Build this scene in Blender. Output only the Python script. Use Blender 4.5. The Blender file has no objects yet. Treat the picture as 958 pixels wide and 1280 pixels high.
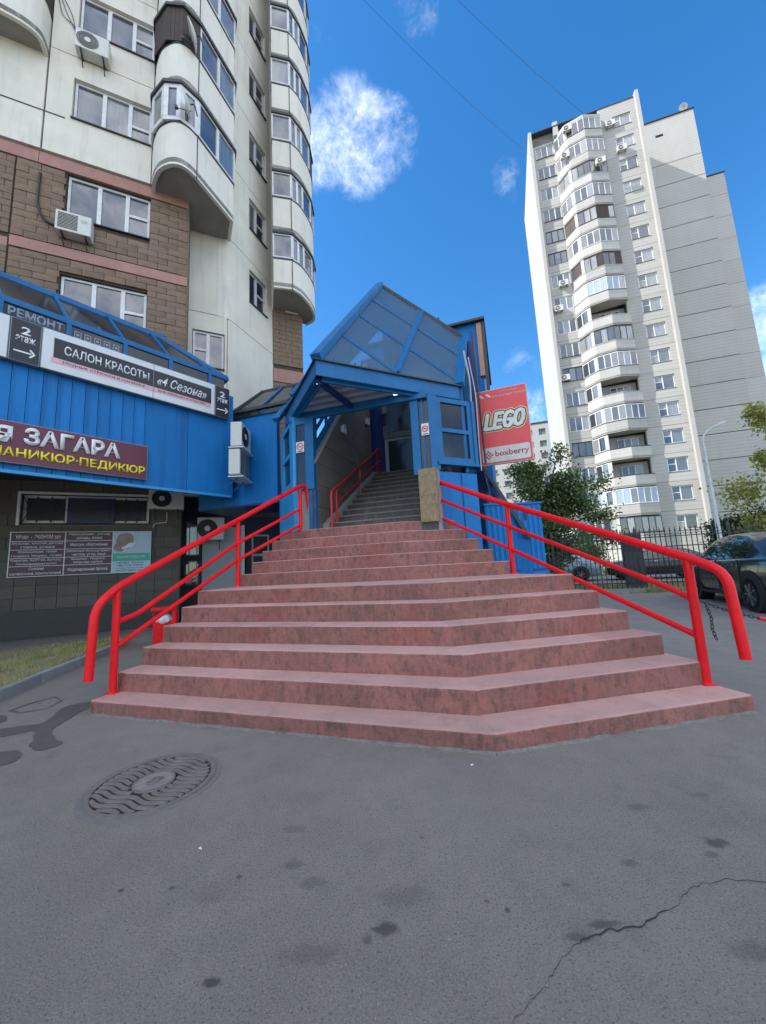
import bpy, bmesh, math, random
import mathutils.noise as mn
from mathutils import Vector, Matrix, Euler
random.seed(7)
R = math.radians
sc = bpy.context.scene
C = sc.collection

# ------------------------------------------------------------------ camera
cam = bpy.data.cameras.new('camera'); camo = bpy.data.objects.new('camera', cam); C.objects.link(camo)
pitch, roll, eye = R(8.148), R(2.915), 1.2
fwd = Vector((0, math.cos(pitch), math.sin(pitch))); up0 = Vector((0, -math.sin(pitch), math.cos(pitch))); rt0 = Vector((1, 0, 0))
rt = rt0 * math.cos(roll) - up0 * math.sin(roll); up = rt0 * math.sin(roll) + up0 * math.cos(roll)
mw = Matrix((rt, up, -fwd)).transposed().to_4x4(); mw.translation = Vector((0, 0, eye))
camo.matrix_world = mw
cam.sensor_fit = 'VERTICAL'; cam.sensor_height = 24.0; cam.lens = 24.0 * 480.0 / 1280.0
cam.clip_start = 0.05; cam.clip_end = 2000
sc.camera = camo

# ------------------------------------------------------------------ light
SUN_AZ, SUN_EL = -94.0, 44.0
sun = bpy.data.lights.new('sun', 'SUN'); sun.energy = 2.0; sun.angle = R(0.5); sun.color = (1.0, 0.96, 0.89)
so = bpy.data.objects.new('sun', sun); C.objects.link(so)
sd = Vector((math.sin(R(SUN_AZ)) * math.cos(R(SUN_EL)), math.cos(R(SUN_AZ)) * math.cos(R(SUN_EL)), math.sin(R(SUN_EL))))
so.rotation_euler = sd.to_track_quat('Z', 'Y').to_euler(); so.location = sd * 100
w = bpy.data.worlds.new('World'); sc.world = w; w.use_nodes = True
nt = w.node_tree; nt.nodes.clear()
def N(t, k, **kw):
    n = t.nodes.new(k)
    for a, b in kw.items(): setattr(n, a, b)
    return n
wo = N(nt, 'ShaderNodeOutputWorld'); bg = N(nt, 'ShaderNodeBackground'); bg.inputs[1].default_value = 0.15
sky = N(nt, 'ShaderNodeTexSky', sky_type='NISHITA', sun_disc=False); sky.sun_elevation = R(SUN_EL); sky.sun_rotation = R(SUN_AZ)
sky.air_density = 1.0; sky.dust_density = 0.25; sky.ozone_density = 2.2
tc = N(nt, 'ShaderNodeTexCoord')
def dirv(az, el): return (math.sin(R(az)) * math.cos(R(el)), math.cos(R(az)) * math.cos(R(el)), math.sin(R(el)))
def wm(op, a, b=None, c=None):
    m = N(nt, 'ShaderNodeMath', operation=op)
    for i, x in enumerate((a, b, c)):
        if x is None: continue
        if isinstance(x, (int, float)): m.inputs[i].default_value = x
        else: nt.links.new(x, m.inputs[i])
    return m.outputs[0]
nz = N(nt, 'ShaderNodeTexNoise'); nz.inputs['Scale'].default_value = 7.0; nz.inputs['Detail'].default_value = 9; nz.inputs['Roughness'].default_value = 0.62; nz.inputs['Distortion'].default_value = 0.35
nt.links.new(tc.outputs['Generated'], nz.inputs['Vector'])
nz2 = N(nt, 'ShaderNodeTexNoise'); nz2.inputs['Scale'].default_value = 17; nz2.inputs['Detail'].default_value = 12; nz2.inputs['Roughness'].default_value = 0.72; nz2.inputs['Distortion'].default_value = 0.25
nt.links.new(tc.outputs['Generated'], nz2.inputs['Vector'])
tot = None
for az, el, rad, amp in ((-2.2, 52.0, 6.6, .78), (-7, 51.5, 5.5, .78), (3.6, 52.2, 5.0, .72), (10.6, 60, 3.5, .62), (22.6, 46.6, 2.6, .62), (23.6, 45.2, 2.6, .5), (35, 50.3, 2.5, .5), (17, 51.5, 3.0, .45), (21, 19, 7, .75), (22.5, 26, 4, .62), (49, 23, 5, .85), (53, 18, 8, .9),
                         (-6, 60, 3, .5), (1.5, 60.5, 2, .5), (28, 49, 4, .45), (-60, 30, 14, 1), (100, 38, 32, 1.05), (160, 42, 40, 1.1), (-140, 48, 34, 1.1), (70, 60, 14, .8), (-60, 60, 16, .9), (72, 18, 12, 1), (130, 14, 16, 1), (-100, 16, 12, .9), (200, 18, 20, 1), (120, 62, 15, 1), (-160, 70, 14, .9), (165, 12, 16, 1)):  # the large clouds outside the view are added as neutral fill light
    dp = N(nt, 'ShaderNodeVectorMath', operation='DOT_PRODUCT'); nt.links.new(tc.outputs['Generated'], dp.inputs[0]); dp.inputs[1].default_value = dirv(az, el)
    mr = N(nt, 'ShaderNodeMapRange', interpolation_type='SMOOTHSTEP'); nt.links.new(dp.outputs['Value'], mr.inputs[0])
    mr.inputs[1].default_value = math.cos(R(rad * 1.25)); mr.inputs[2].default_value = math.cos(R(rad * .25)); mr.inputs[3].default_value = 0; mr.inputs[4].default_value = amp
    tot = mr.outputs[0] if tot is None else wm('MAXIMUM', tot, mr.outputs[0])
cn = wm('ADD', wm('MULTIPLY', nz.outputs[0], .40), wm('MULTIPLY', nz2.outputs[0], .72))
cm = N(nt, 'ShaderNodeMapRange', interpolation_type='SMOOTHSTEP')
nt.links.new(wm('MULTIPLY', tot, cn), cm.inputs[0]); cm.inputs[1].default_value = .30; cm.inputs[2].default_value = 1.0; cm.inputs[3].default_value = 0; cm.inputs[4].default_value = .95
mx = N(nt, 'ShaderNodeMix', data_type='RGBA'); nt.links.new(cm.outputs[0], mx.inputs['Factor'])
hs = N(nt, 'ShaderNodeHueSaturation'); hs.inputs['Saturation'].default_value = 1.34; hs.inputs['Value'].default_value = .47
nt.links.new(sky.outputs[0], hs.inputs['Color'])
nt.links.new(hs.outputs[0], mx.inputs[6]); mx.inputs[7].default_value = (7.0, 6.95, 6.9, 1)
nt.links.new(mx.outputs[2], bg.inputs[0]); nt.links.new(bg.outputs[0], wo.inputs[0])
sc.view_settings.view_transform = 'Standard'; sc.view_settings.look = 'None'; sc.view_settings.exposure = 2.0; sc.view_settings.gamma = 1
sc.cycles.max_bounces = 8; sc.cycles.transparent_max_bounces = 12

# ------------------------------------------------------------------ materials
MATS = {}
def mat(name, col, rough=.6, col2=None, scale=6.0, var=.5, bump=0.0, bscale=None, metal=0.0, rnd=0.0, spec=.5, coat=0.0, detail=6, stripes=None, streak=None, emit=None, stretch=(1, 1, 1), chips=None):
    """procedural principled material: two colours mixed by noise, per-object tint, grain bump, optional horizontal grooves and dirt streaks"""
    if name in MATS: return MATS[name]
    m = bpy.data.materials.new(name); m.use_nodes = True; t = m.node_tree; b = t.nodes['Principled BSDF']; L = t.links.new
    b.inputs['Roughness'].default_value = rough; b.inputs['Metallic'].default_value = metal
    b.inputs['Specular IOR Level'].default_value = spec; b.inputs['Coat Weight'].default_value = coat
    co = N(t, 'ShaderNodeTexCoord'); mp = N(t, 'ShaderNodeMapping'); mp.inputs['Scale'].default_value = stretch
    L(co.outputs['Object'], mp.inputs[0])
    n1 = N(t, 'ShaderNodeTexNoise'); n1.inputs['Scale'].default_value = scale; n1.inputs['Detail'].default_value = detail; n1.inputs['Roughness'].default_value = .65
    L(mp.outputs[0], n1.inputs['Vector'])
    mr = N(t, 'ShaderNodeMapRange'); L(n1.outputs[0], mr.inputs[0]); mr.inputs[1].default_value = .5 - .25 * var - .02; mr.inputs[2].default_value = .5 + .25 * var + .02
    mx = N(t, 'ShaderNodeMix', data_type='RGBA'); L(mr.outputs[0], mx.inputs[0])
    c2 = col2 or tuple(x * .82 for x in col)
    mx.inputs[6].default_value = (*col, 1); mx.inputs[7].default_value = (*c2, 1)
    out = mx.outputs[2]
    if streak:   # (colour, strength) vertical dirt runs
        mp2 = N(t, 'ShaderNodeMapping'); mp2.inputs['Scale'].default_value = (3.2, 3.2, .22); L(co.outputs['Object'], mp2.inputs[0])
        n3 = N(t, 'ShaderNodeTexNoise'); n3.inputs['Scale'].default_value = 1.6; n3.inputs['Detail'].default_value = 7; n3.inputs['Roughness'].default_value = .7; L(mp2.outputs[0], n3.inputs['Vector'])
        r3 = N(t, 'ShaderNodeMapRange'); L(n3.outputs[0], r3.inputs[0]); r3.inputs[1].default_value = .52; r3.inputs[2].default_value = .78; r3.inputs[4].default_value = streak[1]
        m3 = N(t, 'ShaderNodeMix', data_type='RGBA'); L(r3.outputs[0], m3.inputs[0]); L(out, m3.inputs[6]); m3.inputs[7].default_value = (*streak[0], 1); out = m3.outputs[2]
    if stripes:  # (period, dark) grooves along z
        sx = N(t, 'ShaderNodeSeparateXYZ'); L(co.outputs['Object'], sx.inputs[0])
        a = N(t, 'ShaderNodeMath', operation='MULTIPLY'); L(sx.outputs[2], a.inputs[0]); a.inputs[1].default_value = 1 / stripes[0]
        f = N(t, 'ShaderNodeMath', operation='FRACT'); L(a.outputs[0], f.inputs[0])
        g = N(t, 'ShaderNodeMath', operation='LESS_THAN'); L(f.outputs[0], g.inputs[0]); g.inputs[1].default_value = .16
        h = N(t, 'ShaderNodeMath', operation='MULTIPLY'); L(g.outputs[0], h.inputs[0]); h.inputs[1].default_value = stripes[1]
        m4 = N(t, 'ShaderNodeMix', data_type='RGBA'); L(h.outputs[0], m4.inputs[0]); L(out, m4.inputs[6]); m4.inputs[7].default_value = (*[x * .45 for x in col], 1); out = m4.outputs[2]
    if chips:    # (colour, threshold, scale) small worn spots
        n5 = N(t, 'ShaderNodeTexNoise'); n5.inputs['Scale'].default_value = chips[2]; n5.inputs['Detail'].default_value = 4; L(co.outputs['Object'], n5.inputs['Vector'])
        r5 = N(t, 'ShaderNodeMapRange'); L(n5.outputs[0], r5.inputs[0]); r5.inputs[1].default_value = chips[1]; r5.inputs[2].default_value = chips[1] + .03
        m5 = N(t, 'ShaderNodeMix', data_type='RGBA'); L(r5.outputs[0], m5.inputs[0]); L(out, m5.inputs[6]); m5.inputs[7].default_value = (*chips[0], 1); out = m5.outputs[2]
    if rnd:
        oi = N(t, 'ShaderNodeObjectInfo'); rr = N(t, 'ShaderNodeMapRange'); L(oi.outputs['Random'], rr.inputs[0]); rr.inputs[3].default_value = 1 - rnd; rr.inputs[4].default_value = 1 + rnd
        vm = N(t, 'ShaderNodeVectorMath', operation='SCALE'); L(out, vm.inputs[0]); L(rr.outputs[0], vm.inputs['Scale']); out = vm.outputs[0]
    L(out, b.inputs['Base Color'])
    if bump:
        n2 = N(t, 'ShaderNodeTexNoise'); n2.inputs['Scale'].default_value = bscale or scale * 6; n2.inputs['Detail'].default_value = 5
        L(mp.outputs[0], n2.inputs['Vector']); bp = N(t, 'ShaderNodeBump'); bp.inputs['Strength'].default_value = bump; bp.inputs['Distance'].default_value = .01
        L(n2.outputs[0], bp.inputs['Height']); L(bp.outputs[0], b.inputs['Normal'])
    if emit: b.inputs['Emission Color'].default_value = (*emit[0], 1); b.inputs['Emission Strength'].default_value = emit[1]
    MATS[name] = m; return m

def asphalt_mat():
    m = bpy.data.materials.new('asphalt'); m.use_nodes = True; t = m.node_tree; b = t.nodes['Principled BSDF']; L = t.links.new
    co = N(t, 'ShaderNodeTexCoord')
    def nz(s, d=4, r=.6, st=None):
        n = N(t, 'ShaderNodeTexNoise'); n.inputs['Scale'].default_value = s; n.inputs['Detail'].default_value = d; n.inputs['Roughness'].default_value = r
        if st:
            mp = N(t, 'ShaderNodeMapping'); mp.inputs['Scale'].default_value = st; L(co.outputs['Object'], mp.inputs[0]); L(mp.outputs[0], n.inputs['Vector'])
        else: L(co.outputs['Object'], n.inputs['Vector'])
        return n.outputs[0]
    def mr(x, a, b_, c=0, d=1):
        n = N(t, 'ShaderNodeMapRange'); L(x, n.inputs[0])
        for i, v in enumerate((a, b_, c, d)): n.inputs[i + 1].default_value = v
        return n.outputs[0]
    def mix(f, a, c, blend='MIX'):
        n = N(t, 'ShaderNodeMix', data_type='RGBA', blend_type=blend); L(f, n.inputs[0]) if not isinstance(f, float) else setattr(n.inputs[0], 'default_value', f)
        L(a, n.inputs[6]) if not isinstance(a, tuple) else setattr(n.inputs[6], 'default_value', (*a, 1))
        L(c, n.inputs[7]) if not isinstance(c, tuple) else setattr(n.inputs[7], 'default_value', (*c, 1))
        return n.outputs[2]
    base = mix(mr(nz(.8, 8, .72), .34, .66), (.225, .195, .160), (.285, .249, .208))
    base = mix(mr(nz(5.0, 5, .7), .42, .75, 0, .45), base, (.165, .15, .132))
    base = mix(mr(nz(150, 3, .8), .55, .66, 0, .85), base, (.40, .38, .35))
    base = mix(mr(nz(110, 3, .8), .46, .32, 0, .9), base, (.05, .046, .042))
    base = mix(mr(nz(2.2, 9, .75), .56, .72, 0, .45), base, (.1, .09, .08))
    base = mix(mr(nz(.45, 5, .6, (1, 1.6, 1)), .55, .68, 0, .35), base, (.26, .24, .215))
    base = mix(mr(nz(60, 1, .3), .80, .82, 0, .6), base, (.45, .44, .42))
    vo = N(t, 'ShaderNodeTexVoronoi'); vo.inputs['Scale'].default_value = 2.6; vo.inputs['Randomness'].default_value = 1
    mp = N(t, 'ShaderNodeMapping'); L(co.outputs['Object'], mp.inputs[0])
    ad = N(t, 'ShaderNodeVectorMath', operation='ADD'); nn = N(t, 'ShaderNodeTexNoise'); nn.inputs['Scale'].default_value = 9; L(co.outputs['Object'], nn.inputs['Vector'])
    s_ = N(t, 'ShaderNodeVectorMath', operation='SCALE'); s_.inputs['Scale'].default_value = .12; L(nn.outputs[1], s_.inputs[0]); L(mp.outputs[0], ad.inputs[0]); L(s_.outputs[0], ad.inputs[1]); L(ad.outputs[0], vo.inputs['Vector'])
    base = mix(mr(vo.outputs['Distance'], .07, .02, 0, .55), base, (.05, .05, .052))
    edge_n = nz(26, 6, .75)
    for (cx, cy, rx, ry, st_) in ((-.06, 1.47, .045, .03, .8), (-.12, 1.44, .02, .02, .6), (1.31, 1.78, .05, .03, .8), (1.24, 1.72, .03, .02, .5), (-.58, 1.33, .03, .017, .85), (1.15, 2.03, .06, .03, .45), (1.5, 2.1, .05, .02, .4), (-1.1, 1.69, .014, .01, .85), (-.65, 1.73, .014, .011, .8), (.36, 1.52, .012, .011, .85), (.3, 1.56, .01, .008, .7),
                             (-.9, 1.69, .012, .009, .7), (.61, 1.61, .02, .012, .6), (-.35, 1.68, .05, .03, .4), (-.45, 1.78, .05, .03, .4), (.66, 1.45, .05, .018, .75), (.55, 1.41, .05, .018, .6), (-.5, 2.0, .06, .03, .3), (1.05, 1.34, .07, .04, .4), (.1, 1.9, .01, .008, .7), (.0, 1.6, .1, .05, .3), (-.3, 1.4, .12, .04, .3), (.9, 1.7, .04, .02, .5), (1.65, 1.5, .25, .18, .3)):
        vs_ = N(t, 'ShaderNodeVectorMath', operation='SUBTRACT'); L(co.outputs['Object'], vs_.inputs[0]); vs_.inputs[1].default_value = (cx, cy, 0)
        vd = N(t, 'ShaderNodeVectorMath', operation='DIVIDE'); L(vs_.outputs[0], vd.inputs[0]); vd.inputs[1].default_value = (rx, ry, 1)
        vl = N(t, 'ShaderNodeVectorMath', operation='LENGTH'); L(vd.outputs[0], vl.inputs[0])
        ma = N(t, 'ShaderNodeMath', operation='MULTIPLY_ADD'); L(edge_n, ma.inputs[0]); ma.inputs[1].default_value = 2.4; L(vl.outputs['Value'], ma.inputs[2])
        base = mix(mr(ma.outputs[0], 2.35, 1.75, 0, st_), base, (.06, .055, .048))
    L(base, b.inputs['Base Color'])
    L(mr(nz(3), .3, .7, .62, .85), b.inputs['Roughness'])
    bp = N(t, 'ShaderNodeBump'); bp.inputs['Strength'].default_value = .9; bp.inputs['Distance'].default_value = .008; L(nz(170, 4, .75), bp.inputs['Height']); L(bp.outputs[0], b.inputs['Normal'])
    return m
def step_mat():
    m = bpy.data.materials.new('red_concrete'); m.use_nodes = True; t = m.node_tree; b = t.nodes['Principled BSDF']; L = t.links.new
    co = N(t, 'ShaderNodeTexCoord'); ge = N(t, 'ShaderNodeNewGeometry'); sx = N(t, 'ShaderNodeSeparateXYZ'); L(ge.outputs['Normal'], sx.inputs[0])
    def nz(s, d=6, r=.65, st=(1, 1, 1)):
        n = N(t, 'ShaderNodeTexNoise'); n.inputs['Scale'].default_value = s; n.inputs['Detail'].default_value = d; n.inputs['Roughness'].default_value = r
        mp = N(t, 'ShaderNodeMapping'); mp.inputs['Scale'].default_value = st; L(co.outputs['Object'], mp.inputs[0]); L(mp.outputs[0], n.inputs['Vector']); return n.outputs[0]
    def mr(x, a, b_, c=0, d=1):
        n = N(t, 'ShaderNodeMapRange'); L(x, n.inputs[0])
        for i, v in enumerate((a, b_, c, d)): n.inputs[i + 1].default_value = v
        return n.outputs[0]
    def mix(f, a, c):
        n = N(t, 'ShaderNodeMix', data_type='RGBA'); L(f, n.inputs[0])
        for k, v in ((6, a), (7, c)):
            if isinstance(v, tuple): n.inputs[k].default_value = (*v, 1)
            else: L(v, n.inputs[k])
        return n.outputs[2]
    def mul(a, c):
        n = N(t, 'ShaderNodeMath', operation='MULTIPLY'); L(a, n.inputs[0])
        if isinstance(c, float): n.inputs[1].default_value = c
        else: L(c, n.inputs[1])
        return n.outputs[0]
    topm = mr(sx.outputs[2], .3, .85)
    oi = N(t, 'ShaderNodeObjectInfo')
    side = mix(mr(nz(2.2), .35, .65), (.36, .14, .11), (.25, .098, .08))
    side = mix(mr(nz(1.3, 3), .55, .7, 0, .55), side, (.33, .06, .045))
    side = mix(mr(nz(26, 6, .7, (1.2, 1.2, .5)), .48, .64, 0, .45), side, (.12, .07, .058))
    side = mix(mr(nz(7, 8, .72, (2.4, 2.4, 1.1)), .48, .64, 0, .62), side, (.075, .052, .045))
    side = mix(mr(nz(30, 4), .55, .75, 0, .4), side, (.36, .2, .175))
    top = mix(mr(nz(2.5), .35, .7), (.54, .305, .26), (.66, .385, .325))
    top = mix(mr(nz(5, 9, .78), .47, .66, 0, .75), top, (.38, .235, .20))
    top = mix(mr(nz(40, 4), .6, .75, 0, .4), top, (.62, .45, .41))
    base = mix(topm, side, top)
    vm = N(t, 'ShaderNodeVectorMath', operation='SCALE'); L(base, vm.inputs[0]); L(mr(oi.outputs['Random'], 0, 1, .9, 1.08), vm.inputs['Scale'])
    L(vm.outputs[0], b.inputs['Base Color']); b.inputs['Roughness'].default_value = .7
    bp = N(t, 'ShaderNodeBump'); bp.inputs['Strength'].default_value = .8; bp.inputs['Distance'].default_value = .02; L(nz(22, 9, .72), bp.inputs['Height']); L(bp.outputs[0], b.inputs['Normal'])
    return m
def glass_mat(name, tint=(.55, .62, .68), through=.5, rough=.03, base=(.03, .04, .05)):
    m = bpy.data.materials.new(name); m.use_nodes = True; t = m.node_tree; b = t.nodes['Principled BSDF']; L = t.links.new
    b.inputs['Base Color'].default_value = (*base, 1); b.inputs['Roughness'].default_value = rough; b.inputs['Specular IOR Level'].default_value = .8
    n = N(t, 'ShaderNodeTexNoise'); n.inputs['Scale'].default_value = 2.5; n.inputs['Detail'].default_value = 5; co = N(t, 'ShaderNodeTexCoord'); L(co.outputs['Object'], n.inputs['Vector'])
    r = N(t, 'ShaderNodeMapRange'); L(n.outputs[0], r.inputs[0]); r.inputs[3].default_value = rough; r.inputs[4].default_value = rough + .12; L(r.outputs[0], b.inputs['Roughness'])
    tr = N(t, 'ShaderNodeBsdfTransparent'); tr.inputs[0].default_value = (*tint, 1)
    ms = N(t, 'ShaderNodeMixShader'); ms.inputs[0].default_value = through; L(b.outputs[0], ms.inputs[1]); L(tr.outputs[0], ms.inputs[2]); L(ms.outputs[0], t.nodes['Material Output'].inputs[0])
    return m
def pane_mat(name, dark=(.02, .03, .04), light=(.2, .22, .24), amount=.5):
    """window pane with a dark room or a drawn curtain behind, differing from pane to pane"""
    m = bpy.data.materials.new(name); m.use_nodes = True; t = m.node_tree; b = t.nodes['Principled BSDF']; L = t.links.new
    oi = N(t, 'ShaderNodeObjectInfo'); co = N(t, 'ShaderNodeTexCoord'); wv = N(t, 'ShaderNodeTexNoise'); mp = N(t, 'ShaderNodeMapping'); mp.inputs['Scale'].default_value = (9, 9, .4)
    L(co.outputs['Object'], mp.inputs[0]); L(mp.outputs[0], wv.inputs['Vector']); wv.inputs['Scale'].default_value = 2.4; wv.inputs['Detail'].default_value = 3
    gt = N(t, 'ShaderNodeMapRange'); L(oi.outputs['Random'], gt.inputs[0]); gt.inputs[1].default_value = 1 - amount - .2; gt.inputs[2].default_value = 1 - amount + .2
    mu = N(t, 'ShaderNodeMath', operation='MULTIPLY'); L(gt.outputs[0], mu.inputs[0]); L(wv.outputs[0], mu.inputs[1])
    mu2 = N(t, 'ShaderNodeMath', operation='MULTIPLY'); L(mu.outputs[0], mu2.inputs[0]); mu2.inputs[1].default_value = 1.6
    mx = N(t, 'ShaderNodeMix', data_type='RGBA'); L(mu2.outputs[0], mx.inputs[0]); mx.inputs[6].default_value = (*dark, 1); mx.inputs[7].default_value = (*light, 1)
    L(mx.outputs[2], b.inputs['Base Color']); b.inputs['Roughness'].default_value = .35; b.inputs['Coat Weight'].default_value = 1.0; b.inputs['Coat Roughness'].default_value = .02; b.inputs['Coat IOR'].default_value = 1.9
    n = N(t, 'ShaderNodeTexNoise'); n.inputs['Scale'].default_value = 1.2; L(co.outputs['Object'], n.inputs['Vector']); bp = N(t, 'ShaderNodeBump'); bp.inputs['Strength'].default_value = .06; bp.inputs['Distance'].default_value = .03
    L(n.outputs[0], bp.inputs['Height']); L(bp.outputs[0], b.inputs['Coat Normal'])
    return m
ASPH = asphalt_mat(); STEP = step_mat()
GLASS = glass_mat('roof_glass', (.72, .85, .95), .60, .03, (.15, .23, .31)); DARKGL = glass_mat('smoked_glass', (.3, .33, .36), .3); SIDEGL = glass_mat('side_glass', (.6, .65, .68), .45)
PBLUE = mat('pale_blue_blind', (.38, .46, .55), .5, (.3, .38, .48), 3, 1)
PANE = pane_mat('window_pane', (.015, .025, .04), (.15, .17, .19), .3); PANE_T = pane_mat('tower_pane', (.015, .02, .03), (.26, .27, .27), .42)
RED = mat('red_paint', (.86, .008, .014), .42, (.66, .006, .01), 9, 1, .25, 45, spec=.3, rnd=.04, streak=((.4, .01, .01), .35), chips=((.12, .03, .02), .70, 26))
REDI = mat('dull_red_paint', (.5, .012, .02), .4, (.35, .01, .015), 14, .6, .1, 60)
BLUE = mat('blue_sheet_metal', (.003, .18, .50), .55, (.004, .135, .39), 1.6, 1, .6, 7, spec=.3, rnd=.09, streak=((.003, .05, .17), .75), chips=((.02, .05, .12), .72, 11))
BLUEF = mat('blue_frame_paint', (.003, .14, .36), .45, (.003, .095, .25), 4, 1, .15, 40, spec=.35, streak=((.03, .05, .07), .4))
BLUED = mat('dark_blue_paint', (.006, .035, .2), .4, (.004, .02, .12), 5, .7)
BLUEP = mat('pale_blue_sheet_metal', (.03, .32, .66), .45, (.025, .26, .55), 2.2, .8, .05, 30, streak=((.02, .1, .3), .4))
WHITEW = mat('white_concrete_panel', (.76, .72, .62), .8, (.62, .59, .5), 1.1, .9, .25, 30, streak=((.3, .3, .27), .45), rnd=.03)
WHITEW2 = mat('white_balcony_panel', (.76, .73, .64), .75, (.66, .63, .55), 1.3, .9, .2, 30, streak=((.3, .3, .28), .35), rnd=.04)
SOFFIT = mat('concrete_soffit', (.33, .32, .28), .9, (.24, .22, .19), 2.2, 1, .3, 20)
SEAM = mat('dark_joint', (.07, .07, .065), .9)
BROWN = mat('brown_stone', (.26, .18, .125), .92, (.16, .11, .075), 9, .9, .7, 40, rnd=.12)
MORTAR = mat('stone_mortar', (.085, .065, .05), .95)
PINK = mat('pink_stone_band', (.42, .23, .19), .85, (.33, .17, .14), 3, .9, .3, 30, streak=((.2, .12, .1), .5))
TILE = mat('grey_brown_tile', (.105, .095, .078), .75, (.08, .072, .06), 5, .9, .3, 40, rnd=.14)
TILEM = mat('tile_joint', (.15, .145, .13), .9)
PLINTH = mat('dark_granite_plinth', (.035, .033, .033), .5, (.02, .019, .02), 20, .8)
PVC = mat('white_pvc_frame', (.72, .73, .73), .35)
SILL = mat('dark_metal_flashing', (.035, .035, .038), .5)
WOOD = mat('dark_stained_boards', (.055, .035, .025), .7, (.03, .02, .016), 8, .8, .3, 40, rnd=.2)
BLACKW = mat('black_metal', (.015, .015, .017), .45, rnd=.0)
TOWERW = mat('tower_siding_panel', (.45, .435, .40), .75, (.40, .39, .36), .5, .9, 0, stripes=(.36, .36), streak=((.28, .27, .25), .3), rnd=.07)
TOWERB = mat('tower_balcony_parapet', (.44, .43, .40), .7, (.38, .37, .345), .8, .9, 0, stripes=(.33, .2), rnd=.12, streak=((.22, .21, .19), .35))
TOWERS = mat('tower_smooth_wall', (.42, .41, .385), .75, (.38, .37, .345), .5, .9, 0, streak=((.38, .37, .35), .3))
ACW = mat('air_conditioner_casing', (.62, .62, .58), .4, (.54, .54, .5), 6, .7)
GRILLE = mat('dark_grille', (.025, .025, .027), .5)
STEEL = mat('galvanised_steel', (.4, .41, .42), .4, (.3, .31, .32), 20, .7, metal=.7)
LGREY = mat('light_grey_panel', (.42, .45, .46), .5, (.36, .39, .4), 3, .7)
DGREY = mat('dark_grey_paint', (.05, .052, .055), .6)
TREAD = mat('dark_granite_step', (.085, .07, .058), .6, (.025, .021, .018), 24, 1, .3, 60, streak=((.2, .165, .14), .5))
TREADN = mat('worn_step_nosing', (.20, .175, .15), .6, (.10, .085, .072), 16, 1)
OSB = mat('chipboard', (.36, .265, .15), .8, (.15, .105, .06), 22, 1, .4, 60, stretch=(1, 1, .6))
CONC = mat('plain_concrete', (.3, .29, .27), .9, (.22, .215, .2), 4, .9, .4, 40)
KERB = mat('concrete_kerbstone', (.3, .31, .31), .85, (.22, .225, .23), 8, .9, .4, 60, rnd=.08)
SOIL = mat('dry_soil', (.33, .26, .16), .95, (.13, .15, .05), 2.2, 1, .6, 60)
LAWN = mat('lawn', (.07, .11, .03), .95, (.12, .12, .05), 1.4, 1, .5, 40)
TEXTW = mat('white_lettering', (.8, .8, .8), .4); TEXTK = mat('black_lettering', (.012, .012, .014), .5)
def near(c): return c

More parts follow.
